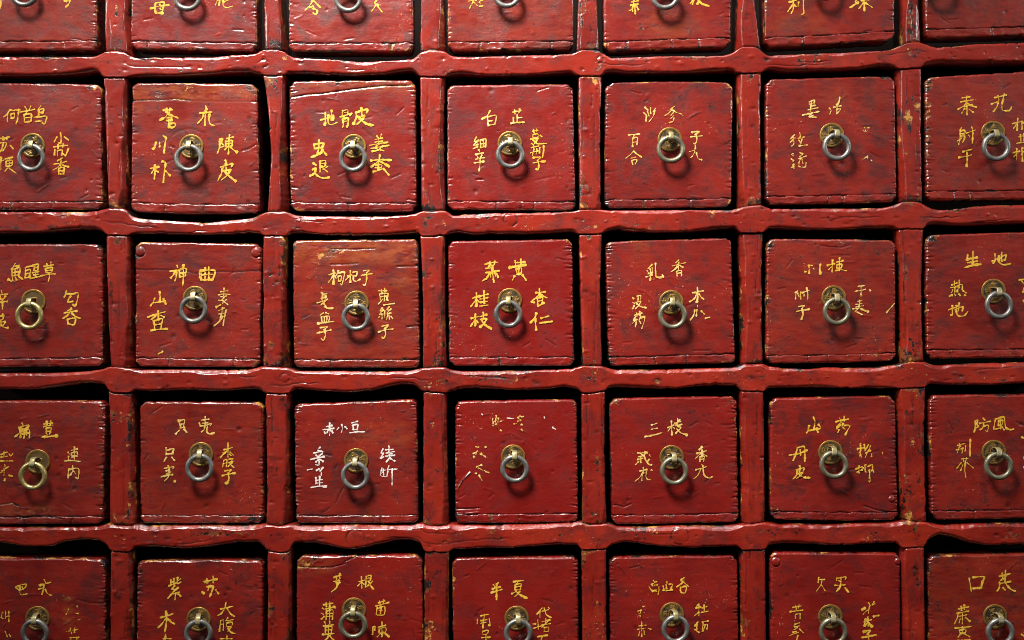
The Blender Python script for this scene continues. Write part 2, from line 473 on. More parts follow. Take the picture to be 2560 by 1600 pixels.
ink(0,4,1.9,.65,"113 2 119 1/115 0 115 4/112 5 119 4/115.5 4 113 9 111 10/116 5 116.5 13/114 7 114 11/118 6 119.5 9.5")
ink(0,4,2.2,.55,"168.5 3 171 1/172 0 170.5 4/177 0 175 4/176 1 180 4 186 6")
ink(0,5,1.9,.5,"20 2 27 0/24 -2 24 8 22 12.5/23 5 18.5 11/25 5 26.5 6/29 2 28.5 6/33.5 0 33.5 8 34 12.5 32 13.5")
ink(0,5,2.2,.5,"84 0 82 2 85 3/77.5 7 81 5 84 3/88 1 95 -1/90.5 -3 91 10/90 3 86 8/92 3 98.5 7")
# second row
ink(1,0,1.9,.6,"10 43.5 7 47.5 4 50/7.5 47 7.5 54.5/9.5 43.5 14 44 19 43.5/18 43.5 17.5 49 16.5 54 15.5 56.5/10.5 47.5 11 51.5/10.5 47.5 14 47 13.5 51 11 51.5/24 40.5 25.5 43/29.5 40 28 43.5/20 45.5 26 44.5 33 43/26 45 24.5 48/23.5 48 23.5 55/23.5 48 30 47.5 29.5 54.5/24 51 29 50.5/24 55 29.5 54.5/38.5 40 36.5 43/37 43.5 37 48/37 43.5 41.5 42.5 41 46.5/37 46 41 46/37 48 36 50.5/33 50.5 39 50 44.5 49.5 44 53 42.5 57 40.5 55.5/34 54.5 39.5 54")
ink(1,0,1.9,.55,"0 70.5 4 70.5 9 69/3 69 3.5 72/7 68.5 6.5 71/-1 75 6 74.5 5.5 78 3 82/3.5 75 2 80 0 83/-2 78 -1 80/10 77 12.5 80/-2 92 3 91/1 88 1 100/5 90 12 88/6 92 6 97 11.5 95.5 11.5 91 6 92/6 94.5 11 93.5/9 89 8.5 96 5 101/6 96 10 99.5 15 103")
ink(1,0,1.8,.55,"57.5 65 58 70 57.5 75 56 74.5/54 69 51.5 73.5/61 69 65 72/51 78.5 57 77.5 64 77/55 76 55 80/60 75.5 59.5 79/52 81 51.5 86/54.5 82 54.5 86.5/54.5 82 59 81.5 58.5 86.5/65 80 62 87/60 85 62 87/59 89 54.5 91.5/51 94.5 58 93.5 63 92/57.5 91 57.5 98/57 95 54 98 50.5 100/59 95.5 65 97.5/55.5 98.5 55.5 104/55.5 98.5 60.5 98 60 104/56 101 60 101/57 104 60 104")
ink(1,1,2.3,.35,"41 43.5 45 43.5 49 43/44 42 44 46/47.5 42 46.5 45.5/46 46 43 50 38 53/46 47.5 51 49.5 54.5 51/44.5 51 48 50.5 49 53/44 53.5 49 53/46 53 46.5 60/46.5 56.5 52 56 51.5 59.5 46.5 60/81 40 82 43/75.5 46.5 80 46 86 45.5/79 46 78 51 73.5 56/81 44 80.5 50 80 58/84.5 47 84 53 85.5 57 89 58")
ink(1,1,2.3,.35,"34 74 33 78 31 80.5/37.5 74 37.5 78/41 68 43.5 70 42.5 76 41.5 84/29 98.5 33 98 37 97/33 95.5 33 103 32.5 108.5/32.5 99 30 103/34 101 36 102/40 92 43 94 42 102 41 112/43 101 47.5 105.5")
ink(1,1,2.0,.4,"94.5 71 97 71 96 74.5 98 77 95.5 79/94.5 71.5 94 79 92 84.5/101 70.5 107 69/103.5 67 103 74 102.5 85/100 73 100 78/100 73.5 106 72.5 106 77/100 75.5 106 75/100 78 106 77.5/102.5 78 99 81/104.5 78.5 107 81 111 83.5|2.5/99.5 91 101 94/95 97.5 100 96 106 94.5 105.5 97/97 97.5 96 103 92.5 110|2.4/100 94 100.5 101/98 101 105 100/104 101 101 105.5 96 109.5/99 101.5 102 105 109.5 111|2.5")
ink(1,2,2.2,.4,"38.5 53 44 51.5 47 50/43 46 43 55 42 58/46 50 50.5 48.5 50 53/49 44 48.5 53/46 48 45.5 55 48 57.5 54 55.5/59 44.5 59 49|1.4/59 44.5 64 43.5 64 48.5|1.4/61 46 64 46|1.2/57 50 60 49.5 68 46.5 66 49|1.7/59.5 52 60 57 59.5 59.5/59.5 52 64.5 51.5 64 60 63 59/60.5 54.5 63.5 54|1.2/72 45.5 72 51 69.5 57/72 46 78 44 82.5 43 82 46/77 41.5 77.5 48/73 50 80 49/80 49.5 77.5 53 73 57/74.5 50 78 54 83 57 88 58|2.7")
ink(1,2,2.4,.4,"32 76 33 80/32 76 41 75 40 79/33 80 40 79/37 72 36.5 80 35.5 86/30 88 35.5 86 40 83/40 81 44 86/31.5 94 34 95.5/31 100 34 98.5 33 103/28.5 106 33 103.5 36 106 41 108 46.5 107/38 92 43 91.5 42.5 97 38 97|1.8/38 94.5 42.5 94|1.6/38 92 38 102/45 97 41 99.5|1.8/40 98 45 102|1.8")
ink(1,2,1.5,.45,"91.5 68 93 70/96 66.5 95 69.5/90 71.5 97 70/90 74 97 73/93.5 70 93.5 76/85 77 93 75.5 102 74/86 80 103 77/92 77 90.5 80 98 82/97 77 93 81.5 87 82.5/86 91.5 95 90.5 105 91|2.1/94.5 86 93 92 86 97.5|2.2/93.5 91.5 98 94 103 97|2.2/90 95.5 96 95 95.5 98 90 98/93 93 93 100|2/88 102 92 101 96 99.5|2/98 99 103 105|2.4")
ink(1,3,1.7,.3,"55 44 52 49 47 52|2.1/52.5 50 53 58/52.5 50 60.5 48.5 59.5 57/53 54 57 53.5/53 58 59 57/76.5 45.5 84 44/78 43.5 78.5 47/83 42.5 82 46/80.5 48 80.5 55/80.5 51 85 50.5/77 50.5 77 55.5/74.5 56 80 55.5 87 55","c")
ink(1,3,1.7,.35,"42 69 40 73 43 73/44 72 39 77 43.5 76/39 80 43 78/45.5 72 46 79/45.5 72 51 71 50.5 78/46 75.5 50.5 75/46 79 50.5 78/48.5 71 48.5 78/44 81 45 83/41 85.5 48.5 84/42.5 86.5 43.5 89/47 86 46 89/41 90 49.5 88.5/40 93.5 49 92/45.5 89 45.5 94 44.5 101","c")
ink(1,3,1.4,.4,"95 63.5 100 62.5/96 62 96.5 65/99 61.5 99 64/95.5 66.5 100 66 100 69 95.5 69.5 95.5 66.5/93 71 101 70/95 72 100 71.5/99.5 72 96 76 94 75/96 72.5 100 75.5 108 75|1.8/102.5 67.5 103.5 68.5|2.2/94 79 101 77.5/96 77 96 80/93 84 100 82/96.5 80 95 86/99 80 98.5 85/102 79 101.5 84/105.5 77 105.5 82 104.5 88|1.9/95.5 88.5 103 88 99.5 91|1.8/100 91 101 96 100 100 98.5 99|1.9/96 93.5 101 92.5 107 92|1.8")
ink(1,4,1.3,.45,"50 41 53 43.5|1.9/49 46 51 48|1.9/51.5 49 51 54|1.9/55.5 41 55.5 47/52.5 45 54 49/60 42 58 45/59.5 44 58 49 54 54.5/78 40 74 43 78 44/69 49 74 45 76 42/76 44 80 46 84.5 47.5|1.6/77 46 74.5 48.5/77 49 74.5 51.5/77.5 51 76.5 54 73 55.5|1.6","c")
ink(1,4,1.6,.45,"34.5 67 40 66.5 45 66/40 67 39 70/38.5 70 38.5 78/38.5 70 43 69.5 42.5 76/38.5 74 42 73.5/39.5 82 36 86 32 89|1.2/40 83 43 85.5 47 88|1.7/37 89 41.5 88|1.2/37.5 91 38.5 95|1.2/37.5 91 42.5 90.5 41 94.5|1.2","c")
ink(1,4,1.7,.5,"94 64.5 101 64 97.5 67/93 69 98 68.5 104 68|1.4/98.5 67 99 72 97.5 75.5 96 75/97.5 77 97.5 80/92 83 97 81.5|1.1/97 83 95 87 93 88.5|1.0/98.5 84 100 89.5 103.5 90.5|1.3/102 90.5 103.5 90.5|2.4","c")
ink(1,5,1.5,.7,"54 36 59 34 58.5 37/54 38 59 37/55 40 60 39/56 35 55 45/52 43.5 62 41.5/47.5 48.5 54 47 63 45|1.8/57 46 53.5 50 58 48.5/54 50 60.5 50.5|2/73 41.5 74 43/74.5 44.5 73.5 47.5/83 31.5 82 36 80 39|2/77 41 84 39.5/80.5 40 80 47/80.5 43 83.5 42 83 44 80.5 46.5","c")
ink(1,5,1.5,.7,"40 67 36 71/36 74 40.5 70/38.5 69 39.5 75 37 78/45 65 45.5 70/43 70.5 49 69/44 72 46 75/47 71 46 76/44 77.5 52 76.5|2/38 85.5 38.6 86.5|2.8/37 90 39 91.5|2.2/39 95 38.5 98.5|2.4/45 84 48 85 45 87.5/44 89.5 51 87/46 89 44 94 44.5 97 50 97.5 51 93/47 90 48 94","c")
ink(1,5,1.5,.85,"104 62.5 107 64 111 62/106.5 60 110.5 60.5/107 63 108.5 62/107 83 104.5 85/109.5 87 103.5 91/112.5 91 113 91.5/109.5 87 109 89","c")
ink(1,6,1.7,.45,"92.5 32 100 31/91 36 97 35 103 34/97 30.5 96 36/88.5 43 93.5 40 97 37/97 37 101 39.5 106 41/93 40.5 102 39/97 39 97 48/95 42 92 47/99 43 103 46/123 32 128 31 134 29.5/126 30 127 34/132 28.5 131 33/120 38 127 35.5/127 36 125 41 122 45/131 33.5 130 40 131 44 137 44 139 41|1.9")
ink(1,6,1.6,.45,"92 60 90.5 63/90.5 64 90.5 70/90.5 64 95 63 94.5 71 93 74/91 66 94 66/91 68.5 94 68/88 73 92 70/90.5 71 89 76/96.5 65.5 105 62.5/101.5 59.5 102.5 66 102 75/98.5 67.5 99.5 69/93 83 101 81|1.9/89 88.5 96 87.5 101.5 86|1.7/97 82 97.5 89 97 97|2")
ink(1,6,1.7,.45,"140 56.5 148 54.5/145 51.5 144.5 63/144 57 141 61/149 54 149 62/150 55 154 61/146 69 150 68 156 67/144 75 152 74 158 73/147.5 67 148 73/150.5 66 151 73/140.5 84 147 82.5/144 80 144 90/144 85 141 88/149 79 149.5 92/149 80 154 79.5 153 86/150 83 153 83")
# third row
ink(2,0,1.8,.4,"14.5 39.5 11 45/14.5 42 18.5 41 16 44/11.5 45 11.5 51/11.5 45 19 43.5 18 50/12 48 18 47/14.5 44.5 14.5 51/12 51 18 50/8 54 11 56|2.2/12 53 12.5 55.5/15 52.5 16 55/18 51.5 21.5 54|2.2/24 43 32 41/24.5 44 24 52.5/24.5 46 29 45 28 52/25 49 28 48.5/24 53 29 52/33 40.5 32.5 46/33 40.5 36.5 40 36 45.5 32.5 46/33 43 36 43/31 48 37 47/34 46 34 52/32 50 36.5 49.5/29 53.5 38.5 51.5/42 42 50.5 40.5/44.5 39.5 45 43/48.5 38 48 42/43.5 44 49.5 43 49 47.5 44 48 43.5 44/44 46 49 45.5/39 51 46 49.5 52.5 49/46.5 48 47 52 46 56|2.1")
ink(2,0,2.0,.4,"1.5 65 2 67/-3 69.5 7 68/0 70 1 73/5 70 3.5 73/-3 76 7 75/2.5 73 2.5 82/-4 90 4 88.5/3 87 3 92 -2 93/-3 96 5 94 3 98 -1 97/1 93 -2 99/1 97 4 99.5 8 100|2.3")
ink(2,0,1.9,.35,"63 65 62 69 61 71/63.5 68 69 68 74 67 73.5 73 71.5 79 69 78/67 70 64 75.5 69 75/68 82 64 84/61 86 67 85 73 84/67 84 64.5 88 60 91|2.1/68 86 71 89 76 91|2.3/64 92 65 96.5/64 92 71.5 91 70.5 97 66 96.5")
ink(2,1,2.0,.5,"54 41 54.5 43/47.5 46.5 54 45.5/52 46.5 50.5 50 48 53/53.5 47 53 53 52 55.5/56 45 56.5 52/56 45 62.5 44 62 51/56.5 48.5 62 48/56.5 52 62 51/60 40.5 60 50 59.5 60|2.3/76.5 46 77 55/76 46 89.5 46 88 54.5|2.4/77 50 88 49.5|1.7/77.5 55 87.5 54.5|2.3/80.5 43 80.5 55/84 42.5 84 55/75 47.5 75.5 53|1.6")
ink(2,1,2.0,.4,"37.5 66 38 71 37.5 76/33 72 31.5 75.5 29 79/31.5 76.5 38 75.5 43 75/41 72.5 43.5 77.5/36 84 36.5 93/26.5 90 33 87.5 42.5 85|2.3/35 88 30 92/38 88 42 90/32 93 33 101/33 93.5 40 91.5 39 100.5/33 97 38.5 96.5/29.5 102.5 36 101.5 45 101/36.5 124.5 40.5 122.5")
ink(2,1,1.4,.5,"95 66 102 65/93 69 98 68 104 68.5/98.5 62.5 98 71/95.5 70.5 101 70/99 70.5 96 74 93.5 74/101 73 97 77/91 80.5 95 78.5|2.2/97 74 102 78|1.7/93 84 99 81.5/97 81 96.5 86/93.5 87 100 86/96 87 95 91/100.5 83 98.5 92 97.5 98|1.8/97 89 94 94 89 98|1.9","c")
ink(2,2,1.7,.4,"46.5 50 52 48/50.5 45.5 51 52 50.5 59|2/50.5 51 46 57|2/52 51 53 53/55.5 46 53.5 50/55 48.5 61 47.5 60 54 58.5 59.5 57.5 58.5/55 51.5 55.5 56/55 51.5 58 51 57.5 55.5 55.5 56/64 51 68 50/66.5 46 66.5 57/66 51 62 55/69 47.5 73 47 72.5 51/69 51 72.5 51/69.5 51 69.5 55 72 56 76 54/79 46 84.5 45.5 82 48/77 50.5 82 49.5 87 49/82 48 82 54 80.5 60 79 59|2","c")
ink(2,2,1.4,.5,"39 67 45 68/40 67 40 72/40 69 43.5 68.5 43 72/40 72 43.5 71.5/41 70 43 70/35 76.5 40 75 45 73/39 72 42 78/44 74 39 78/42.5 79.5 45 81.5 50 81.5|1.9/41 86 38 88/43 85.5 46 87/39 89.5 40 95/39 90 46.5 89 46 94.5/42 90 42 95/44.5 90 44 95/35.5 96 43 95 50.5 94|2.2/38 100 45 99 41.5 101.5/35 105 42 103.5 48 102|1.8/42 101.5 43 107 41 112 39 110|1.9","c")
ink(2,2,1.4,.45,"93.5 65 101 65/96 64 96.5 67/99 62.5 99 66/94 68 95 73/94 68 102 67.5 101 72/95 70.5 101 70/97 73 93 77.5/99 69 98.5 75/101 73 102 74|2/98 78.5 108 77|1.9/97 81 94.5 84 97 84/98 83 94 87.5 98 87/96.5 87 96.5 92/94 89.5 93 90.5/103.5 80 101 83 104 83/105 82 101 86.5 105 86/102 87 100.5 93/99 84 99 90/103 88 103.5 92/105 89 106.5 91.5/96.5 98.5 102 97.5 99 101|1.8/93 104 99 102 107 101|1.9/99 101 100 106 98 110 96.5 109|2","c")
ink(2,3,2.0,.45,"50 40 56 38.5 62 38/54.5 37.5 55 40/59.5 37 59 40/53.5 42 58 41/51 44 57 43/51 48 57 47 63.5 46|2.3/57 43 57.5 50 58.5 57/54 48 53 52 48 55.5/55.5 48 55.5 52/59.5 48 60 51/61 48.5 62.5 52.5|2.3/53.5 50 51 54/78.5 36.5 79.5 43/84 35 84 42/78.5 38.5 88 38/73 43 80 42 88.5 40.5|2.8/79.5 44 80.5 49.5/79.5 44.5 84.5 43.5 84 48.5 80.5 49.5/82 41 82 49/78 51 76 55/85.5 50 89 55|2.4")
ink(2,3,2.1,.4,"38.5 72 45 70/42 67 42 80/42 73 37 79.5|2.4/43 74 44.5 75.5/45 70.5 53 68/49 65 49.5 77/45.5 73 52.5 71.5/46 76 52 75/45 79.5 53 78.5|1.5/37 91 44 89.5/41 87 41 98/41 92 36.5 98.5|2.3/42 93.5 43.5 95/45.5 89.5 52 87.5/48.5 85.5 48.5 92/46 92 51.5 91.5 49 96 45 99.5/47 93 50 97 56 101|2.5")
ink(2,3,2.0,.4,"101.5 63 102 72/98 67 107 66/102 68 98 72 93.5 75.5 97 76/102 68 105 70 108.5 71.5|2.2/99.5 72 100 78/99.5 72 104.5 71 104 77/100 75 104 74/100 79.5 106 76.5/98.5 86 97 91 93 95|2.2/97.5 91 98 97 98.5 102|2.2/103 91 110 89|2.1/102 95.5 113.5 94|2.2")
ink(2,4,1.3,.5,"57 40 53 44/52 46 53.5 48/55 44 55.5 47/57 43 57 47/53 49 57.5 47.5 55 50.5/55 50 55.5 54 54.5 54.5|2/51 52 57 50/60 39 60 46 61 52 67 52 66.5 50|1.8/82 36 79 38.5/76 41.5 82 40 88.5 38.5/82 38 81.5 46/80.5 42 78 45 75 47|2/83 41 86 43/80 46.5 80.5 51/80 46.5 84.5 46 84.5 51/81 48.5 84 48","c")
ink(2,4,1.6,.5,"38.5 71.5 39.5 72.5/38.5 76 40 77/40 79 38.5 82/42 70 43.5 70 43.5 74|1.3/43 70 46 69.5 46 73|1.3/41.5 76 46 75 44 79 41 82/42 77 46 80 51 81|1.8/40 88 47 86/42 86 42.5 89/45 84.5 45 88/41.5 89 39 93 42 92.5/42.5 92 38 96/42 93 41 99|2/46 89 44.5 93/45.5 91 49.5 89.5 49 95 47 100.5|1.8/45 94 46 96","c")
ink(2,4,1.7,.4,"95 67 100 66 105 65/99.5 62 100 69 99 76|2/99 67 97 72 92 75.5|2/101 68 103 71 105.5 73/97 83 96 88 93 92.5|2/99.5 79 99.5 80/99 83 98.5 89/103 84 106 87/107 91 111 90|1.9","c")
ink(2,5,1.7,.65,"54 41 54 48.5|2.2/53 41 57 41/50 47 51 47/64.5 40 64 44 64.5 49|2.2/58 44 58.5 44.5/71 41 78 39.5/76 36 75.5 47|2/75 42 72.5 45/80 38 86 36.5/82.5 34 82.5 46/80 40.5 80 43.5/80 40.5 84.5 40 84 43.5 80 43.5/79 46 83 45 89 46|2")
ink(2,5,1.1,.6,"40.5 67 41.5 66 41 73/43 65 43.5 68/42 66 44 70/46 66 45 71/45.5 68 46 73/47 67 54 64.5|1.6/51.5 62 52.5 68 52.5 73|1.5/49 68 49 70/44 80 49.5 79 47 81.5|1.6/42 84.5 47 83.5 54 82.5|1.8/47 82 48 87 46.5 92|1.9","c")
ink(2,5,1.4,.7,"100 61 106 60/97.5 65.5 104 64.5 107 63.5/103 60.5 103 70|1.7/111 64 112 65/100 75 104 74/98 78 104 77/102 74 101 80/98 80.5 105 79/95 82 100 82/103 82 105 83 109.5 85|2.6/101 81 97 85/99 85 104 87.5","c")
ink(2,5,1.4,.5,"134.5 77 130 82 127 85.5","c")
ink(2,6,2.2,.35,"98 31 97.5 36/98 35 107 33.5/103 28 103 41/98 38.5 107 37/95.5 43 103 41 110 40|2.5/121 37 127 34.5/123.5 30 124 36 122 39/127 35 134 31 133 36/130 29 130 37/127.5 32 127.5 38 132 40.5 138 39.5|2.5")
ink(2,6,1.7,.5,"83 59.5 88 57.5/85.5 56 85.5 60/82 62 89 61/84 64 83 66.5/86 62 86 66/90 55 90 62/87 61 92.5 59 93 64/90 60 88 66/81 70 83 69|2.6/85.5 68 86.5 69.5/89.5 68 91 69.5/93.5 65 96.5 67|2/95 69 96.5 69.5/80 83 86 81/83.5 79 83.5 87 82 88|2/86 83 93.5 80 93 84/90 76.5 89.5 84/87.5 79 87.5 86 90 89 95 88.5 98 85|2.2")
ink(2,6,2.0,.4,"146.5 55 152 54 157 53/149 56 152 60 151 64/151 74 152 77 156 78/150 66 156 65")
# fourth row
ink(3,0,2.0,.4,"21 40.5 22 43/18 45 27 42.5 26.5 45/19 45 18.5 50 14.5 53.5|2.4/20 46.5 26.5 45.5/20 48 19.5 54/20 48.5 28 47 28 54.5/23.5 48 23 55/25.5 48 25.5 52/20 51 28 50/42 41.5 50 40.5/44.5 39 45 43/48.5 38.5 48 43/41.5 44 50 42.5/44 45.5 44 48.5/44 45.5 48.5 45 48 48 44 48.5/44 50 45 51.5/48 49 47 51/40 54 54.5 52.5|2.9")
ink(3,0,1.7,.7,"1 70.5 7 68/4 68 4 73/1 73 7 72/9 70 10.5 72 12.5 69.5/0 76.5 12 76.5|1.9/5 80 5 82/2 86 8 82/0 88 2 87/9 90 12 91|2.2/5 93 4.5 95/4 84 4 90")
ink(3,0,1.4,.55,"67.5 66.5 73.5 65/70.5 63 70.5 75/68 68.5 73 68 73 71 68 71.5 68 68.5/68 73 73.5 72/64.5 68 66 70/65 72 65 76/61.5 76.5 67 76 76 77/65 84 64.5 92.5|1.9/65 84.5 74.5 83.5 74 93 72 92|1.9/69 81 69 86 66.5 90|1.7/70 86 72 89|1.7","c")
ink(3,1,1.7,.45,"55 37.5 57.5 45/55 39 61 37.5 60 44/57.5 42 60 41.5/57 45.5 61 44.5/56 47.5 52.5 51/60.5 46.5 63 49.5|2.1/77 38 84 37/80.5 34.5 80.5 42/78 41 83 40.5/75 40.5 76 44/76 43.5 81 43 86.5 41 85.5 43/80 44 79.5 47 77 49/82.5 43.5 82 49 85 51 89 50|1.9","c")
ink(3,1,1.7,.5,"43.5 64 43.5 70.5/44 66.5 50.5 65 49.5 70/44 70 50 69.5/44 73 41.5 77/49 73 51.5 76/45.5 81 46 83/42 83.5 50.5 82 50 84/43.5 86 47 85/44 88.5 48 87/39 91.5 45 90 50 89.5/46.5 84 46 91 42 95.5/51.5 95.5 52 96|2.6","c")
ink(3,1,1.4,.5,"98 66 106 64/102 59 102 73/97 69 100 68/101 67 95 73|1.8/104 68 107 71/103.5 70 105 71.5/98 76 97 82/98 76 101 75.5 100.5 82/98 79 101 78.5/103 75 107 74.5 104 78/103 78 107 77/106 78 102 82/103 79 107.5 82.5/99 86 105 85 102 88|1.8/96.5 90.5 102 89 109 88|1.8/102 88 103 93 101 97.5 99.5 97|1.9")
ink(3,2,1.7,.4,"44 44 49.5 43/47 40.5 47 47/40.5 47 46 46.5 51 45.5/45.5 47 44.5 50/47.5 47 47 52.5/42 49 43 50.5/49 48 50 50/58.5 42 59 46 58 49.5/55.5 45 54 47/61.5 44 63.5 46/68 40.5 73.5 39/69 42.5 69.5 47/69 42.5 73.5 42 73 47/69.5 47 73 46.5/66 50 72 49 79.5 49","w")
ink(3,2,1.7,.4,"38 63.5 35.5 66.5 39 67/32 69 40.5 67.5 38 71/34 71 36.5 73/40 70 37 72/29 75 36 73.5 42 72.5/37 71 37 80/36.5 75 34 77.5/38 75 41 77/34 80 36 80.5/26 85 30.5 84/34.5 85.5 37 84/38 86 41 82.5/39 83 39 90|1.2/34 92 34 98/34 95 40 94/37.5 91 37.5 100/34.5 97.5 40 97/29.5 101.5 36 100.5 44 100|2/41 101 43.5 101.5|2.2","w")
ink(3,2,1.6,.4,"97.5 65 95.5 69 97.5 69/98 69 95 74 98 72.5/100 66 107 65.5/103 62 103 68/100.5 69 108 67.5/103 70 106 69.5/100 72 108.5 71/104 70 103 74 100.5 77.5|1.8/104 74 108.5 76.5|1.9/96.5 83 95 90 100 91.5|1.2/98 84 98 90|1.2/96 86 100 85|1.2/95.5 88.5 97 87|1.2/103 81 101.5 85|1.3/102 86 101 91|1.3/103 84.5 111 84|1.6/106 84 106 99|1.5","w")
ink(3,3,1.4,.8,"60.5 33.5 61.5 36.5/58 39 62 39/64.5 39 68 38/60 36 61 42/61 42 57.5 43/61.5 43 63 46 65.5 48/81 35.5 86.5 34.5|1.8/83 33.5 82 37/81 39 84 38/77.5 41.5 81 40.5/84.5 42 85.5 43|2/84.5 46.5 86 48|2/57 36 58 41/63 36 62 40","c")
ink(3,3,1.3,.6,"71 36 77 36.5/114 45 116.5 46.5|1.8/47 32 47.5 32.5/106 35 106.5 36/36 87 30 93.5","w")
ink(3,3,1.5,.75,"41.5 63 44 63.5/39 69.5 43 67.5/43 67 41.5 70/39.5 72 40 73|1.8/46 69.5 51.5 73|2/42 82 47 80/42 82 47.5 85/49.5 86 53.5 87.5|2/44.5 90 48 96|2.1/41 88 42 88/50 63 51 63.5","c")
ink(3,4,1.7,.4,"56 42.5 61 41/56 46.5 61.5 45.5/50 53.5 56 52.5 66 50|2/71.5 45 77.5 42.5/75 38.5 75.5 52/75 44 72 48/78 41 84 39/81 36.5 81 44/83 37.5 79 43 85 42/81 44 84 45 79 50.5/80 46 84 50 90 52|2/77 45 78 46","c")
ink(3,4,1.6,.45,"43 69 52.5 68.5/46 69 48 71/50 67.5 50 70/44 72.5 49 71.5/43 75 48 74/46 72 46 78/41 80 44 77/49 71 51 76 54 80 56.5 80/54 75 52 77.5/54 70.5 55 72/45 86 52 84.5/48.5 82.5 48.5 88/48 87 45 92 41 95.5|1.4/47.5 89 47 95|1.2/51.5 86 51 91 52.5 94 55 94/56 85 57 85.5","c")
ink(3,4,1.8,.4,"104 63 101.5 66/99 69.5 108 67/104 66 104 73/103 69 98 74/105 70 108.5 72/102 72.5 102 77/102 72.5 106 72 105.5 77/103 75 105.5 74.5/104 80 105 81.5/98 85 108 82|1.3/103 84 100 90 96 93.5|1.1/105 84 106 90 110 92.5 113.5 91.5|2.1","c")
ink(3,5,1.9,.6,"58 35 59.5 40 58.5 46/54 43 53 47.5 51.5 50/53.5 48 60 46.5 62 46/62.5 42 65 45 62 47/61 47 62.5 49.5/79 39.5 85 38 91 37/83 36 84 40/87 34.5 87 39/83 41 80 44.5/84 42 80 46/82 47 81 49.5/86 41 85 43.5/87 43 92.5 43 90 48 88 52/86 45 88 46.5")
ink(3,5,1.9,.5,"43 64 41.5 70 39 76/43 64 49.5 63 50 70 50 77/35.5 71 43 70 52 66.5|2.3/45.5 66 46 71/45 81 46 84/42 85 49 83 48.5 86/43 86 42 90 39 93.5/45 84 45 89/42.5 89 48 87.5 45 91 42 93/45 90 49 92 54.5 92.5|2.3")
ink(3,5,1.6,.7,"102.5 60 102.5 73/99.5 65 106 64/103 66 101 69/106 61 107 67/110 61 108 65/112 62 110 67/107 69 112 66.5/109 68 107 73/113 70 113 72.5/98 84 104 82/101 81 101 88/99 87 104 85/105 83 108 87/107 80 107 87/109 82 114 80 113 86/111 85 111 92 111 96|2/114 85 115 87/123 68.5 123.5 70")
ink(3,6,1.8,.45,"105 38.5 107.5 38 106.5 41.5 108 44 106 45/105 38.5 105 45 104 49/112.5 36 114 38/109 41 119.5 39/113 41 112 45 109.5 47/113 43.5 117.5 43 116.5 48.5 115 48/124 38 123 43 122.5 46.5/124 37 132 35 133 40 134 45 138 47 141 46.5|2/127 38 127 43/127 39 131 38 130.5 42 127 43/128.5 36.5 129 46/124.5 46.5 128 45.5/130 44 132.5 47")
ink(3,6,1.2,.6,"88 62 95 60/90 60 91 63/87 66 94 64.5/90 63 88 69/93 64 92.5 69/96 62 95.5 67/100.5 56 100 65 100 72|1.9/92 74.5 98 74/94 74 94 77/96.5 73.5 96 76/91.5 78 87.5 83.5|1.5/93 80 91 85.5/95.5 77 95 85 96 92|1.6/97 78 103 83|1.3")
ink(3,6,2.0,.5,"149 54 152 55 157 54/151 73 152 75 156 74/151 82 152 84 156 85/153 60 153 70")
# bottom row
ink(4,0,1.8,.55,"15 101 20 99 25 98.5 24 101.5 19 104 15 101.5|1.5/19 100 19 106 20 108.5 26 107.5/21 101 22 103/42 94 43.5 97/37 99 43 98 48 96.5/38 100 41 99/42 99 41 104 40 108/36.5 103 42 101.5|1.3/43 103 45 107 49 109")
ink(4,0,1.5,.65,"1 130 2.5 125/1 130 3 131/5.5 124 5 131/8.5 124 8.5 134/6 129 9 128.5/5 143 7 148/9 146 10 147.5")
ink(4,0,1.5,.8,"73 119 73.5 120.5/65 122 62.5 127/72 126 74 126/74 132 76 131/63 143 74 141/67 140 68 145/71 139.5 70.5 144/66 149 75 148.5/67 150 69 153/73 149 72 153")
ink(4,1,1.9,.45,"48 94 48 100/51 93 51 99/48 97 51 96/46 100 53 97.5/54.5 92 54 98 57.5 96.5/55 95 57 93.5/52 100 49 103 53 103.5/55 101.5 49 107.5 56 106/52.5 107 52 113|2.2/48.5 108 45.5 111.5/55 107.5 57.5 110/79 96 85 95 92 93.5/82 93.5 82.5 97.5/88 91 88 97/80 97 83 97/82 101 88 100.5 87 105 85 110|2.1/85.5 99.5 83 104/78 106 79 106.8|3.4/90.5 104 93 107.5|2.2")
ink(4,1,2.0,.4,"38.5 130 44 128.5 50 126.5/43.5 124 44 132 42.5 143|2.3/43 131 39.5 136 36 139.5/45 131 48 134 51.5 136|2.2/43 146 43 151 43 158/41 150 48 150")
ink(4,1,1.7,.45,"95 122 106 119.5/100 116 99 121 96 126 92.5 128/101 121 104 126 108 129|2.2/95 133 94 143|1.4/95 133 98 132.5 97.5 142|1.4/95 136.5 98 136|1.2/102 130 100 133|1.4/101 133 107 132|1.4/101 135 106 134.5 105.5 138 101 138.5 101 135|1.4/105 139 102 143|1.4/102 140 105 144 108.5 145|2/95 150 106 150/97 150 95 158/101 147 101 156")
ink(4,2,1.9,.5,"51 92 57.5 90/53 91 53.5 94/56.5 88.5 56.5 93/51 96 56 95/53 97 56.5 97/54.5 98 53 102 49 105.5|2.5/74.5 96 80 94.5|1.4/77 91 77.5 102|1.5/77 96.5 73.5 100|1.4/78 97 79.5 98.5|1.4/81.5 91 81 101|1.5/81.5 91 86 90 85.5 95|1.4/82 93 85.5 92.5|1.2/82 95.5 85.5 95|1.2/81 101 84 99|1.4/84 96 86 100 88.5 103|1.8/87.5 95.5 85.5 97.5|1.4")
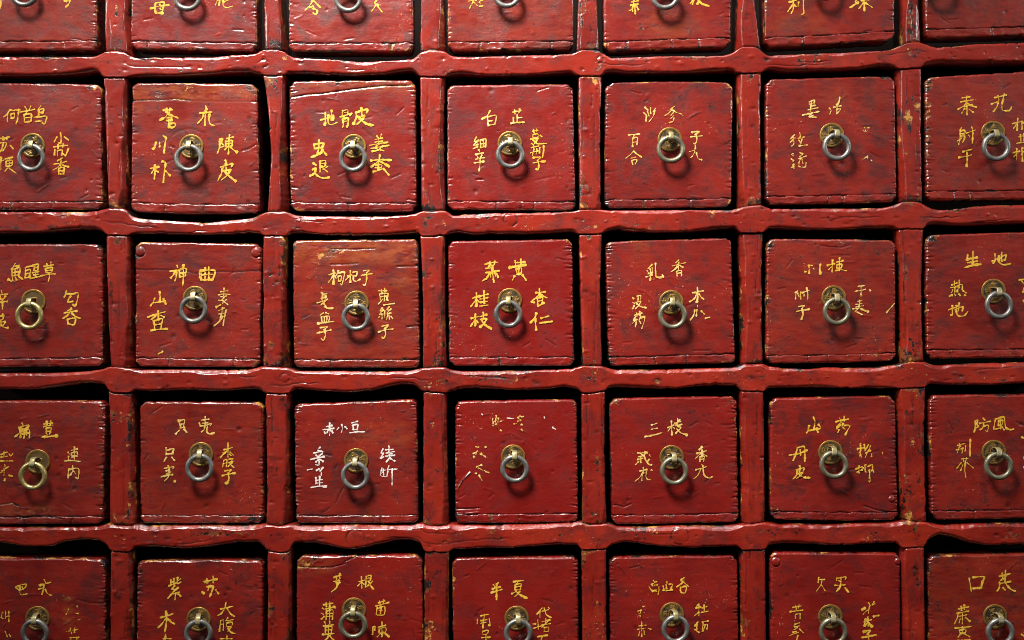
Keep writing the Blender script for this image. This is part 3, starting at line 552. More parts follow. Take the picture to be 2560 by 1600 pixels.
ink(4,2,1.7,.5,"41 118 50 116.5/43.5 116 44 120/47 115.5 47 119/40 121 41.5 122/39 126 41 127/42 129 39 131.5/43 122 52 120/44 123 43.5 132/44 124 50 123 49.5 132/44 126.5 49.5 126/44 129 49.5 128.5/47 119 47 133/51 119 52 121/42 134 43 136.5/47 133.5 47 136/41 138 50 137/43 139 43 145/43 139 49 138.5 48.5 144/43 142 48.5 141.5/40 146 51 145/46 137 45.5 148 42 152/47 147 51 152")
ink(4,2,1.5,.5,"93 116 99 114/94 114 95 119/98 113 97.5 117/90.5 119 103 115.5/92 120 91 127/93 121 99 119.5 98.5 127 92 127.5/94 123 97 123/96 120 95 126/88 139 90 138 89.5 142/88 139 87.5 146/93 139 100 137/96.5 134 96.5 148|1.9/94 140 100 139 99.5 144 94 144.5 94 140/95 145 92 148/98 144 103 148|2.2")
ink(4,3,2.1,.4,"58 99 59.5 101/62.5 97 61 101/57 103 64.5 101/56 106.5 61 105 66 103.5/61 98 61 106 61 113/77 96 81.5 95.5 86 95/81 96.5 80 98.5/78.5 99 78.5 104|1.5/78.5 99 84 98 83.5 103.5|1.5/79 101 83 100.5|1.3/79 104 84 103.5|1.3/80 105 75.5 107.5/83 105 80 109 78 110|1.7/80 106 84 109 89.5 111.5|2.7")
ink(4,3,1.4,.55,"46 128.5 53 127|1.8/49.5 127 49 132/43 132 42.5 136/46 133 52 132/46 135.5 51 134.5/48.5 132 48 140/54 131 55 137.5 53.5 137/48 143 53 142 52 145.5 48 146 48 143/47 149 55 148.5|1.8/51 146 51 156")
ink(4,3,1.4,.5,"104 121 99 127/102 124 102 130/104 124 110 122.5/106 121 108 127 112.5 130|1.7/110 120.5 111 121.5/95 136 98 136/100 132 100.5 141/96 140 103 138/104 134 111.5 132/107.5 131 107 136/104 137 112 135.5/110 133 104 139/106 139 106 143/106 139.5 110 139 110 143 106 143/100 148 109 146.5|1.8/104 148 102 155/105 152 109 152")
ink(4,4,1.4,.65,"58 95 60 97/61 96 56 99/57 100 62 99/54 101 56 104/63 101 63.5 104/57 105 61 104.5|2/63 105 62.5 108/70.5 96 71 98/67 100 68 103/70 99 70.5 103|1.7/73 98.5 76 98.5 74.5 103|1.7/67 104 71 104.5 76 103.5|1.8/87 92.5 84 94.5 86 96|2.1/80 101 84 98.5 87 95|1.7/86 96 91 100.5|2/83.5 101 84 106 88 106.5 89 101 84 101|1.8")
ink(4,4,1.2,.75,"48 119.5 50 119.5/43 124 47 123/46 124 45.5 129/44 126 44.5 126.5/47 134 47 148/44 138 51 137/43 141 50 140/45 143 44 147/49 142 49.5 146/53 140 56 141")
ink(4,4,1.6,.55,"100 118 98 121/98 121 103 120/101 117 101 128|1.2/97 128 101 125|1.8/104 121 108.5 119.5/106 118 106 124.5/103.5 125 109.5 124|1.8/100 134 97 138|1.8/99 135 99 143/97 141 101 144/104 134 110 133/105 134 104 143/105 137 109 136.5 108.5 141/107 137 105 143")
ink(4,5,1.5,.6,"63 92 62.5 97/63 94 68.5 94/66 95 65 99 61 105/65.5 99 69 104.5/80 92 80 95/80 93 88.5 91.5 88 94/82 95 84 96/84 92 84 97/78 99.5 88 99/84 97 83 101 80 105|2/88 102 91 106|2.2")
ink(4,5,1.4,.6,"38.5 120.5 46.5 119/41 119 42 122/44.5 118 44 121/36 124.5 48 123|1.8/41.5 127 46 126/41 128.5 41 131/45.5 126.5 45.5 131/40.5 136.5 45 135/40.5 139 45 138/43 139.5 40 141.5/42 143 38.5 144/45 141 48.5 144.5|1.8/44 144 36 147/43.5 147 42 153|1.8")
ink(4,5,1.6,.55,"110 116 112 119|1.2/115.5 115 113.5 118|1.3/104 122.5 107 121|2.6/111 119 110 126|1.1/114 118 116 117/109 123 105 127|1.1/115 129 120 128|2.7/107.5 131 106 138|1.9/106 134 113 132|1.8/109.5 129.5 110 138|2/109.5 134 106.5 138.5|1.7/110.5 135 113.5 139|2.4/105.5 143.5 112 142 109 146|2.7/104 149 110 148 117.5 146.5|2.1/110.5 146 110.5 154|2")
ink(4,6,2.1,.4,"99.5 93 100.5 99 101.5 105/103 92 113.5 91.5 112 96 110.5 102/103 102.5 111 102/128 91 138 88.5/130.5 88 131 92/133.5 85.5 133.5 91/133.5 92 129 95/128 96.5 128 101 126 105/128 98 138.5 96/133 93.5 134 98 139 103.5 143 105|2.3/131.5 102 133.5 104")
ink(4,6,1.9,.45,"89.5 122 99 120/92 119.5 92.5 123.5/95 118 95 122.5/88 126 99 124/89 127 88 131 85.5 136/90 129 97 127.5/93 126 93 136|1.4/91 131 90 135|1.4/96 130 100 133.5|2.2/86 140 93 139.5 101 138.5/90 141.5 91 145/90 142 96 141 95.5 144.5 91 145/93 139 93 145/91 146 89 148.5/96 146 100 148|2.2/88 152 100 151")
ink(4,6,2.0,.5,"149 146 152 148 156 149/152 144 153 156")


# ------------------------------------------------------------------ the cabinet frame
def interp(poly, x):
    a = np.array(poly, float)
    xs, ys = a[:, 0], a[:, 1]
    # gently eased polyline
    return np.interp(x, xs, ys)


def smooth1(a, n):
    k = np.hanning(n + 2)[1:-1]
    k /= k.sum()
    p = np.pad(a, n // 2, mode='edge')
    return np.convolve(p, k, 'valid')[:len(a)]


cab = empty('medicine_cabinet', (0, 40, PZ(1776)))
cab['label'] = 'old red lacquered wooden frame holding all the small drawers in a grid'
cab['category'] = 'cabinet'
CAB0 = (0, 40, float(PZ(1776)))

RPATCH = [(1995, 1328, 18, 10, 0, 0.9), (2290, 1324, 10, 13, 1.2, 0.2), (1250, 940, 140, 24, 0.62, 0.35), (1090, 955, 50, 30, 0.6, 0.3), (1480, 940, 40, 28, 0.6, 0.4), (1890, 942, 40, 12, 0.7, 0.6), (1940, 1330, 26, 14, 0.7, 0.6), (560, 1335, 90, 7, 0.9, 0), (1620, 1330, 80, 8, 0.8, 0), (760, 185, 60, 9, 0, 0.7), (640, 168, 60, 5, 0.2, 0.8), (714, 146, 8, 8, 1.3, 0), (2010, 150, 60, 14, 0.6, 0), (2280, 135, 10, 12, 0.9, 0.3), (125, 570, 12, 8, 0, 1), (1640, 955, 14, 14, 0.8, 0.6), (2530, 1340, 20, 9, 1.1, 0), (330, 530, 16, 8, 0.4, 0.7)]
KNOTS = [(1276, 550, 17), (888, 1347, 23), (1700, 1341, 22), (660, 158, 10), (712, 945, 12), (1500, 150, 8), (2080, 545, 9)]


def across(n):
    s = np.linspace(-1, 1, n)
    k = 0.36
    return 0.5 * (s * (1 + k * (1 - s * s)) + 1)


def chamfer(d, R, slope=0.5, tip=0.7):
    """how far a worn arris falls back: a nearly flat chamfer R wide, its last tip mm rolled over"""
    q = np.clip(1 - d / R, 0, 1)
    e = np.clip(1 - d / tip, 0, 1)
    return slope * R * (0.8 * q * sstep(0, 0.35, q) + 0.2 * q * q) + 1.1 * tip * (1 - np.sqrt(1 - e * e * 0.999))


def panel_h(x, z, seed, stretch=(1, 1)):
    return (0.8 * vnoise(x / 75 * stretch[0], z / 75 * stretch[1], seed)
            + 0.20 * vnoise(x / 24 * stretch[0], z / 17 * stretch[1], seed + 11)
            + 0.05 * fbm(x / 11 * stretch[0], z / 5 * stretch[1], seed + 23, 3) * (0.6 + 0.9 * vnoise(x / 30, z / 30, seed + 29)))


def pits(x, z, rng, n, xr, zr):
    h = np.zeros_like(x)
    d = np.zeros_like(x)
    for _ in range(n):
        px, pz = rng.uniform(*xr), rng.uniform(*zr)
        r = rng.uniform(0.7, 2.0)
        sx = rng.uniform(0.6, 2.2)
        g = np.exp(-(((x - px) / (r * sx)) ** 2 + ((z - pz) / r) ** 2))
        s = rng.choice([-1, -1, 1]) * rng.uniform(0.3, 0.8)
        h += s * g
        if s < 0:
            d += g * rng.uniform(0.0, 1.0)
    return h, d


XMIN, XMAX = -590.0, 595.0
NX = 1150
xs = np.linspace(XMIN, XMAX, NX)
xpx = (xs + 512.0) * 2.5
rail_top, rail_bot = [], []
for ri, (tp, bt) in enumerate(RAILS):
    zt = PZ(smooth1(interp(tp, xpx), 9))
    zb = PZ(smooth1(interp(bt, xpx), 7))
    # worn outline
    rt = 0.16 * vnoise(xs / 16, xs * 0, 40 + ri) + 0.10 * vnoise(xs / 2.6, xs * 0, 60 + ri)
    rb = 0.22 * vnoise(xs / 13, xs * 0, 80 + ri) + 0.14 * vnoise(xs / 2.4, xs * 0, 90 + ri)
    ct = np.clip(vnoise(xs / 5, xs * 0 + 3, 100 + ri) - 0.66, 0, 1) * 2.4
    cb = np.clip(vnoise(xs / 6, xs * 0 + 3, 120 + ri) - 0.64, 0, 1) * 2.6
    zt = zt + rt - ct
    zb = zb + rb + cb
    rail_top.append(zt)
    rail_bot.append(zb)
    row_above = max(0, min(4, ri - 1))
    row_below = max(0, min(4, ri))
    # where a divider stands on / hangs below the rail the edge is nearly square
    jt = np.zeros(NX)
    jb = np.zeros(NX)
    for kx in range(6):
        d = DIV[row_above][kx]
        l, r = PX(d[4]), PX(d[5])
        jt = np.maximum(jt, sstep(4, -1, np.abs(xs - (l + r) / 2) - (r - l) / 2))
        d = DIV[row_below][kx]
        l, r = PX(d[0]), PX(d[1])
        jb = np.maximum(jb, sstep(4, -1, np.abs(xs - (l + r) / 2) - (r - l) / 2))
    NV = 40
    v = across(NV)
    Xg = np.repeat(xs[:, None], NV, 1)
    Zg = zt[:, None] * (1 - v) + zb[:, None] * v
    dt = zt[:, None] - Zg
    db = Zg - zb[:, None]
    env = np.array([zb[max(0, i - 60):i + 60].min() for i in range(NX)])
    Rt = ((2.4, 2.5, 2.8, 3.3, 3.7, 3.0)[ri] + 1.5 * vnoise(xs / 30, xs * 0, 140 + ri) + 0.7 * vnoise(xs / 8, xs * 0, 141 + ri)) * (1 - 0.35 * jt)
    Rb = (3.0 + 1.2 * vnoise(xs / 28, xs * 0, 160 + ri) + 0.40 * smooth1(np.clip(zb - env - 0.5, 0, 4.5), 41)) * (1 - 0.75 * jb)
    Rt = np.maximum(Rt, 0.8)[:, None]
    Rb = np.maximum(Rb, 0.8)[:, None]
    bev = chamfer(dt, Rt, (0.42, 0.46, 0.60, 0.78, 0.92, 0.92)[ri])
    q = np.clip(1 - db / Rb, 0, 1)
    bev = bev + 1.5 * Rb * (1 - np.sqrt(1 - q * q * 0.999))
    rng = random.Random(300 + ri)
    h = panel_h(Xg, Zg, 200 + ri * 7, (1, 1.3)) * 0.9
    ph, pd = pits(Xg, Zg, rng, 150, (XMIN, XMAX), (float(zb.min()), float(zt.max())))
    h += ph
    dirt_shade = pd * 0.8
    # knots and plugs
    for (kx, ky, kr) in KNOTS:
        if abs(PZ(ky) - zt.mean()) > 30:
            continue
        rr = np.hypot(Xg - PX(kx), (Zg - PZ(ky)) * 1.05)
        ang = np.arctan2(Zg - PZ(ky), Xg - PX(kx))
        g = np.exp(-((rr - kr * 0.4) / 0.8) ** 2) * (0.45 + 0.55 * vnoise(ang * 2, rr * 0, 7 + kx % 50))
        h += -0.9 * g + 0.5 * np.exp(-(rr / (kr * 0.3)) ** 2)
        dirt_shade += np.clip(g, 0, 1) * 1.1
    # long checks in the wood
    for _ in range(7):
        cx, cz0 = rng.uniform(XMIN, XMAX), rng.uniform(0.2, 0.8)
        L = rng.uniform(8, 40)
        zz = (zb + (zt - zb) * cz0)[:, None] + 0.8 * vnoise(Xg / 7, Xg * 0, rng.randrange(9999)) + (Xg - cx) * rng.uniform(-0.08, 0.08)
        g = np.exp(-((Zg - zz) / 0.55) ** 2) * sstep(L, L * 0.6, np.abs(Xg - cx))
        h -= 0.45 * g
        dirt_shade += g * rng.uniform(0.6, 1.0)
    edge = np.minimum(dt, db)
    lip = np.minimum(1, edge / 2.5)
    chipn = fbm(Xg / 4, Zg / 3, 400 + ri, 3)
    h += 0.24 * chipn * (1 - lip)
    Yg = bev - h
    wear = np.clip(np.exp(-np.minimum(dt, db) / 1.6) * (0.55 + 0.6 * vnoise(Xg / 16, Zg / 16, 777 + ri)), 0, 1)
    wear = np.where(dt < db, wear * (1 - 0.35 * jt[:, None]), wear * 0.25)
    rag = fbm(Xg / 26, Zg / 12, 430 + ri, 3)
    joint = np.maximum(jt, jb)[:, None]
    wear = np.clip(wear + 0.62 * sstep(0.35, 0.95, rag + 0.28 * joint) * (0.7 + 0.4 * chipn) * sstep(0.5, 4.0, db), 0, 1.2)
    for (px, py, rx, ry, wv, dv) in RPATCH:
        if abs(float(PZ(py)) - zt.mean()) > 30:
            continue
        q = ((Xg - PX(px)) / (rx / 2.5)) ** 2 + ((Zg - PZ(py)) / (ry / 2.5)) ** 2
        g = np.exp(-q ** 2) * (0.7 + 0.7 * fbm(Xg / 2.5, Zg / 2.5, 600 + int(px), 2))
        wear = np.maximum(wear, wv * g)
        dirt_shade = np.clip(dirt_shade, 0, 1) + dv * g
    # backs of the rail: two skirts running into the carcass
    top_sk = np.stack([xs, np.full(NX, 34.0), zt - 0.2], 1)
    bot_sk = np.stack([xs, np.full(NX, 34.0), zb + 0.2], 1)
    G = np.stack([Xg, Yg, Zg], 2)
    G = np.concatenate([top_sk[:, None], G, bot_sk[:, None]], 1)
    wa = np.concatenate([np.zeros((NX, 1)), wear, np.zeros((NX, 1))], 1)
    di = np.concatenate([np.full((NX, 1), 2.0), np.clip(dirt_shade, 0, 1), np.full((NX, 1), 2.0)], 1)  # skirts set near-black: shade of the gaps put into the colour
    F = grid_faces(NX, NV + 2, flip=True)
    mesh_obj('rail', G.reshape(-1, 3), F, M_RAIL, cab, CAB0, {'wear': wa.ravel(), 'dirt_shade': di.ravel()})


DPATCH = {(3, 3): [(1491, 1149, 13, 13, 1.2, 0), (1490, 1290, 20, 14, 0.9, 0.2)], (3, 5): [(2282, 972, 34, 8, 1.3, 0), (2266, 1205, 7, 40, 0.9, 0.3)], (2, 0): [(276, 727, 7, 22, 0, 1.1), (293, 602, 16, 12, 0.8, 0.5), (322, 850, 5, 50, 0.9, 0)],
          (4, 5): [(2290, 1426, 8, 22, 0, 1.2)], (4, 0): [(292, 1492, 10, 14, 0, 1.0), (325, 1520, 5, 70, 0.8, 0.2)], (3, 1): [(707, 1006, 12, 22, 0.3, 1.0)], (1, 2): [(1100, 400, 12, 60, 0.8, 0.4)], (1, 5): [(2272, 498, 22, 14, 0.7, 0.9), (2253, 292, 6, 24, 0, 1.5)],
          (2, 2): [(1108, 780, 7, 90, 0.9, 0.4), (1062, 705, 6, 40, 0.6, 0.3)], (2, 1): [(690, 690, 26, 50, 0.55, 0.3)], (0, 5): [(2278, 60, 24, 70, 0.75, 0.6)], (0, 1): [(680, 112, 28, 14, 0.7, 0.7)], (0, 0): [(292, 105, 22, 22, 0.5, 0.7), (291, 30, 5, 40, 0.9, 0)],
          (3, 0): [(322, 1060, 5, 60, 1.0, 0.1), (322, 1240, 5, 60, 1.0, 0.1)], (2, 3): [(1470, 905, 30, 16, 0.7, 0.4)], (3, 2): [(1090, 1000, 20, 12, 0.5, 0.3)], (2, 5): [(2290, 900, 20, 14, 1.0, 0.3)]}


def divider(row, l3, r3, seed, kx=9):
    """an upright between two rails; l3, r3: left/right edge in mm at top, middle, bottom"""
    mid = (l3[1] + r3[1]) / 2
    NU, NVv = 26, 150
    u = across(NU)
    t = np.linspace(0, 1, NVv)
    tt = np.array([0, 0.5, 1])
    co_l = np.polyfit(tt, l3, 2)
    co_r = np.polyfit(tt, r3, 2)
    L = np.polyval(co_l, t)
    R = np.polyval(co_r, t)
    L = L + 0.20 * vnoise(t * 9, t * 0, seed) + 0.12 * vnoise(t * 45, t * 0, seed + 1) + np.clip(vnoise(t * 11, t * 0, seed + 2) - 0.66, 0, 1) * 2.4
    R = R + 0.20 * vnoise(t * 9, t * 0, seed + 3) + 0.12 * vnoise(t * 45, t * 0, seed + 4) - np.clip(vnoise(t * 11, t * 0, seed + 5) - 0.66, 0, 1) * 2.4
    # slight flare at the foot
    X = L[None] * (1 - u[:, None]) + R[None] * u[:, None]
    zt = np.interp(X[:, 0], xs, rail_bot[row]) - 0.55
    zb = np.interp(X[:, -1], xs, rail_top[row + 1]) + 0.35
    Z = zt[:, None] * (1 - t[None]) + zb[:, None] * t[None]
    dl = X - L[None]
    dr = R[None] - X
    Rl = np.maximum(0.9, 2.0 + 1.5 * vnoise(t * 5, t * 0, seed + 6))[None]
    Rr = np.maximum(0.9, 2.0 + 1.5 * vnoise(t * 5, t * 0, seed + 7))[None]
    # feet splay back into the rail
    foot = np.exp(-((1 - t) * 118 / 9.0))
    Rl = Rl * (1 + 1.0 * foot)
    Rr = Rr * (1 + 1.0 * foot)
    steep_l, steep_r = {0: (0.46, 1.7), 1: (0.46, 1.7), 2: (0.46, 1.2), 3: (0.5, 0.6), 4: (1.5, 0.6), 5: (1.8, 0.5)}.get(kx, (0.46, 0.46))
    low = sstep(-0.1, 0.75, t)[None]
    if steep_r > 1:
        Rr = Rr + (2.6 + 1.2 * vnoise(t * 3, t * 0, seed + 8))[None] * (0.35 + 0.65 * low)
    if steep_l > 1:
        Rl = Rl + (2.6 + 1.2 * vnoise(t * 3, t * 0, seed + 8))[None] * (0.35 + 0.65 * low)
    bev = chamfer(dl, Rl, steep_l) + chamfer(dr, Rr, steep_r)
    de = np.minimum(t * 118, (1 - t) * 118)[None]
    bev = bev + chamfer(de, 1.3 + 0 * de, 0.5, 0.5)
    rng = random.Random(seed)
    h = panel_h(X, Z, seed + 30, (1.4, 0.7)) * 0.9
    ph, pd = pits(X, Z, rng, 14, (float(L.min()), float(R.max())), (float(zb.min()), float(zt.max())))
    h += ph
    dirt_shade = pd * 0.8
    for _ in range(3):
        cx, cz = rng.uniform(L.min() + 3, R.max() - 3), rng.uniform(zb.min(), zt.max())
        Ln = rng.uniform(8, 34)
        xx = cx + 0.7 * vnoise(Z / 9, Z * 0, rng.randrange(9999))
        g = np.exp(-((X - xx) / 0.5) ** 2) * sstep(Ln, Ln * 0.6, np.abs(Z - cz))
        h -= 0.6 * g
        dirt_shade += g * rng.uniform(0.3, 1.0)
    edge = np.minimum(dl, dr)
    h += 0.25 * fbm(X / 3, Z / 4, seed + 50, 3) * np.clip(1 - edge / 2.0, 0, 1)
    Y = bev - h + 0.8 + 0 * X
    wear = np.clip(np.maximum(np.exp(-edge / 1.5) * (0.60 + 0.6 * vnoise(X / 14, Z / 14, seed + 66)), 0.8 * np.exp(-de / 2.2) + 0 * edge), 0, 1)
    dirt_shade = dirt_shade + np.exp(-(1 - t)[None] * 118 / 2.5) * 0.5 * (0.5 + 0.5 * vnoise(X / 3, Z / 2, seed + 70))
    if row == 0 and seed % 6 in (1, 5):
        dirt_shade = dirt_shade + sstep(0.72, 0.95, t)[None] * (0.3 + 0.5 * np.clip(fbm(X / 5, Z / 6, seed + 71), 0, 1))
    rag = fbm(X / 12, Z / 24, seed + 80, 3)
    wear = np.clip(wear + 0.62 * sstep(0.45, 1.0, rag + 0.5 * sstep(0.86, 1.0, t)[None] + 0.25 * sstep(0.12, 0.0, t)[None]), 0, 1.2)
    for (px, py, rx, ry, wv, dv) in DPATCH.get((row, kx), []):
        q = ((X - PX(px)) / (rx / 2.5)) ** 2 + ((Z - PZ(py)) / (ry / 2.5)) ** 2
        g = np.exp(-q ** 2) * (0.8 + 0.5 * fbm(X / 2.5, Z / 2.5, seed + 91, 2))
        wear = np.maximum(wear, wv * g)
        dirt_shade = dirt_shade + dv * g
        if wv > 0 and dv == 0 and rx == ry:
            Y = Y - 0.9 * np.exp(-q * 1.5)
    sl = np.stack([L, np.full(NVv, 34.0), Z[0]], 1)
    sr = np.stack([R, np.full(NVv, 34.0), Z[-1]], 1)
    G = np.concatenate([sl[None], np.stack([X, Y, Z], 2), sr[None]], 0)
    z1 = np.zeros((1, NVv))
    wa = np.concatenate([z1, wear, z1], 0)
    di = np.concatenate([z1 + 1.6, np.clip(dirt_shade, 0, 1), z1 + 1.6], 0)  # side skirts blackened, standing in for the shade beside the drawers
    F = grid_faces(NU + 2, NVv, flip=True)
    # close the two ends
    nv = NVv
    n = NU + 2
    V = G.reshape(-1, 3)
    tb = np.array([V[i * nv] for i in range(1, n - 1)])
    tb[:, 1] = 34.0
    bb = np.array([V[i * nv + nv - 1] for i in range(1, n - 1)])
    bb[:, 1] = 34.0
    o1 = len(V)
    o2 = o1 + len(tb)
    V = np.concatenate([V, tb, bb])
    ex = []
    for i in range(n - 3):
        a, b = (i + 1) * nv, (i + 2) * nv
        ex.append((a, b, o1 + i + 1, o1 + i))
        a, b = (i + 1) * nv + nv - 1, (i + 2) * nv + nv - 1
        ex.append((b, a, o2 + i, o2 + i + 1))
    F = np.concatenate([F, np.array(ex)])
    wa = np.concatenate([wa.ravel(), np.zeros(len(tb) * 2)])
    di = np.concatenate([di.ravel(), np.ones(len(tb) * 2)])  # end caps blackened with the same painted gap shade
    return mesh_obj('divider', V, F, M_POST, cab, CAB0, {'wear': wa, 'dirt_shade': di})


for row in range(5):
    for kx in range(6):
        d = DIV[row][kx]
        divider(row, [PX(d[0]), PX(d[2]), PX(d[4])], [PX(d[1]), PX(d[3]), PX(d[5])], 1000 + row * 60 + kx, kx)
    divider(row, [-583.0, -583.0, -583.0], [-556.0, -556.0, -556.0], 1500 + row * 6)
    divider(row, [559.0, 559.0, 559.0], [588.0, 588.0, 588.0], 1530 + row * 6)


def box_obj(name, lo, hi, mat, parent, origin):
    V = [(x, y, z) for x in (lo[0], hi[0]) for y in (lo[1], hi[1]) for z in (lo[2], hi[2])]
    F = np.array([(0, 1, 3, 2), (4, 6, 7, 5), (0, 4, 5, 1), (2, 3, 7, 6), (0, 2, 6, 4), (1, 5, 7, 3)])
    return mesh_obj(name, V, F, mat, parent, origin, {'wear': np.zeros(8), 'dirt_shade': np.zeros(8)}, smooth=False)


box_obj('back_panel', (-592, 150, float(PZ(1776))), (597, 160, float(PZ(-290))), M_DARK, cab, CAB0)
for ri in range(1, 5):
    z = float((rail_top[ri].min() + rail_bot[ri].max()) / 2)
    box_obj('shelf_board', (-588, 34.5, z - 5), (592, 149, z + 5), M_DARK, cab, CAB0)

# ------------------------------------------------------------------ drawers
ROWN = ['top', 'second', 'third', 'fourth', 'bottom']
POSN = ['leftmost', 'second from left', 'third from left', 'middle', 'third from right', 'second from right', 'rightmost']
FEAT = {
 (0,0):'red drawer cut by the photo corner', (0,1):'red drawer with yellow lettering beside a dull ring', (0,2):'red drawer with long ring shadow and crumbling bottom board',
 (0,3):'red drawer with few yellow strokes left of its ring', (0,4):'red drawer with scratched yellow lines at lower right', (0,5):'red drawer with clear yellow lettering and tilted lower edge', (0,6):'bare red drawer without visible lettering',
 (1,0):'red drawer with three yellow characters across its top', (1,1):'red drawer with bold yellow characters and split top board', (1,2):'red drawer with a ragged orange crack along its top',
 (1,3):'red drawer with narrow yellow lettering and orange coin', (1,4):'red drawer with thin worn lettering and arched top edge', (1,5):'red drawer with faded lettering, almost gone right of the ring', (1,6):'dark red drawer with yellow lettering and abraded left edge',
 (2,0):'red drawer with a brass ring and plain dark coin', (2,1):'red drawer with a straight seam cut through its top characters', (2,2):'red drawer with orange worn top and long columns of lettering',
 (2,3):'deep red drawer with bold yellow characters, notched sides', (2,4):'red drawer with deep notches down its left side', (2,5):'red drawer with patchy lettering and a yellow scratch at right', (2,6):'dark red drawer with four thick yellow characters',
 (3,0):'dark red drawer with greenish brass ring and yellow lettering', (3,1):'dark red drawer with long lettering right of ring', (3,2):'red drawer lettered in white instead of yellow',
 (3,3):'deep red drawer with lettering mostly flaked away', (3,4):'dark red drawer whose right edge is heavily notched, neat lettering', (3,5):'dark red drawer with nail at its lower right corner', (3,6):'dark red drawer with one long vertical yellow stroke',
 (4,0):'dark red drawer with peeling paint right of its ring', (4,1):'dark red drawer with crisp yellow lettering and glossy top edge', (4,2):'dark red drawer with peeled grey patch at upper left',
 (4,3):'dark red drawer with two bold top characters, orange left edge', (4,4):'dark red drawer with faded small yellow lettering', (4,5):'dark red drawer with round nail at upper left corner', (4,6):'dark maroon drawer with square box-like top character',
}
SEAMS = {  # extra grooves: polylines in survey units, depth, dirt, wear
 (1,1): [([(10,34.8),(22,34.2),(40,34),(52,33.2),(66,34.5)], 0.45, 1.0, 0.7), ([(66,34.5),(100,35.5),(130,35.5)], 0.15, 0.3, 0.1), ([(115,82),(122,80),(129,76)], 0.8, 0.8, 0.2), ([(47,77),(51,79)], 0.9, 0.9, 0)],
 (1,2): [([(9,32),(25,29),(40,28),(60,25),(80,22.5),(100,20.5),(118,20.5),(127,20)], 1.2, 0.7, 0.9), ([(54,122),(58,130)], 0.7, 0.5, 0.1), ([(55,105),(62,102)], 0.5, 0.6, 0), ([(105,108),(114,104)], 0.5, 0.6, 0)],
 (1,3): [([(42,109),(48,109)], 1.1, 0.9, 0.1), ([(99,26),(100,25),(110,22)], 0.6, 0, 0.6), ([(97,110),(116,106)], 0.4, 0, 0.4)],
 (2,1): [([(14,44.3),(24,45.1),(35,44.8),(48,45.6),(60,45.5),(70,48.6),(80,48),(96,46.6),(110,47.2),(122,46.2),(134,46)], 0.4, 1.0, 0.25)],
 (2,2): [([(48,25.5),(70,26),(90,25)], 0.6, 0.7, 0.4), ([(48,40),(60,40),(74,39)], 0.8, 0.9, 0.1), ([(110,42),(131,41.5)], 0.9, 0.8, 0.3), ([(120,99),(131,98)], 1.1, 1.0, 0.1), ([(21,91),(28,88)], 0.6, 0.7, 0)],
 (2,4): [([(43,63.5),(50,66),(55,70),(58,77),(60,85)], -0.7, 0.0, 0.1), ([(68,53),(75,52),(82,55)], -0.35, 0, 0), ([(96,121.5),(112,121.5)], 0.5, 0.5, 0)],
 (2,5): [([(65,22),(72,23.5),(85,24),(92,22)], 0.6, 0.5, 0.2), ([(75,31.5),(93,31.5)], 0.4, 0.4, 0), ([(102,88),(113,89)], -0.5, 0, 0)],
 (3,0): [([(26,57),(33,53),(42,54)], -0.5, 0.3, 0), ([(18,131),(30,128.5),(45,129),(58,131)], 0.9, 0.9, 0.3), ([(0,118),(12,116),(17,119)], 0.6, 0.2, 0.8)],
 (3,2): [([(43,70),(49,71.5)], 0.9, 1.0, 0), ([(60,102),(56,109),(53,116)], 0.7, 0.3, 0.2), ([(52,84),(54,80)], 0.7, 0.8, 0), ([(119,78),(120,92)], 0.5, 0.1, 0.1)],
 (3,3): [([(36,87),(30,93),(24,103)], -0.8, 0.2, 0.6), ([(65,52),(74,50),(84,55)], -0.35, 0, 0), ([(22,122),(45,121)], 1.0, 0.9, 0), ([(24,127),(44,125)], -0.9, 0, 0.2)],
 (3,4): [([(22,118),(30,120),(37,117)], 0.9, 0.7, 0.1), ([(94,110),(102,106)], -0.3, 0, 0)],
 (3,5): [([(106,119),(118,123),(128,125)], 0.9, 0.9, 0), ([(92,85),(97,84)], 0.9, 1, 0)],
 (4,0): [([(25,110),(30,108),(38,108)], -0.4, 0.3, 0), ([(73,113),(85,116),(98,117)], 0.7, 0.7, 0), ([(60,137),(66,133)], -0.5, 0, 0.6)],
 (4,2): [([(18,82),(32,83),(50,82.5),(62,79)], 0.8, 0.7, 0.5), ([(60,78),(74,71)], 0.7, 0.4, 0.5)],
 (4,5): [([(66,107),(74,105.5),(82,109)], -0.35, 0, 0), ([(75,83),(86,76)], 0.4, 0.3, 0)],
}
# patches where old orange ground or filler shows (survey units: centre, radii, wear)
PATCH = {
 (1,1): [(60,27,46,7,0.55),(125,22,6,4,0.9)], (1,2): [(60,18,50,4,0.5),(105,115,10,12,0.35),(25,120,14,8,0.35)], (1,3): [(116,60,10,12,0.45)],
 (1,0): [(88,23,9,5,0.9)], (1,5): [(128,13,9,3,1.0),(18,20,5,6,0.7)], (1,6): [(61,60,3.5,50,0.8),(61,18,6,6,0.8)],
 (2,2): [(40,28,30,9,0.6),(120,30,8,10,0.6),(115,130,14,4,0.7)], (2,5): [(18,20,6,4,0.9),(80,20,18,3,0.6)], (2,6): [(64,16,10,4,0.8)],
 (3,0): [(25,124,22,6,0.75)], (3,1): [(111,130,8,5,0.9),(125,132,10,3,0.8)], (3,2): [(86,23,5,4,0.6)], (3,3): [(62,40,8,10,0.55),(84,40,6,10,0.5),(30,70,8,8,0.3)],
 (3,5): [(132,112,4,3,0.95),(134,17,5,4,0.8)], (4,0): [(64,112,5,4,0.95),(65,130,4,10,0.7)], (4,2): [(25,80,16,8,0.75),(30,75,20,4,0.5)], (4,4): [(130,78,6,5,0.6)],
 (0,2): [(120,42,20,6,0.7),(80,45,8,3,0.7)], (0,4): [(130,28,22,12,0.35)], (3,4): [(24,20,7,5,0.7),(130,20,6,4,0.8)],
}
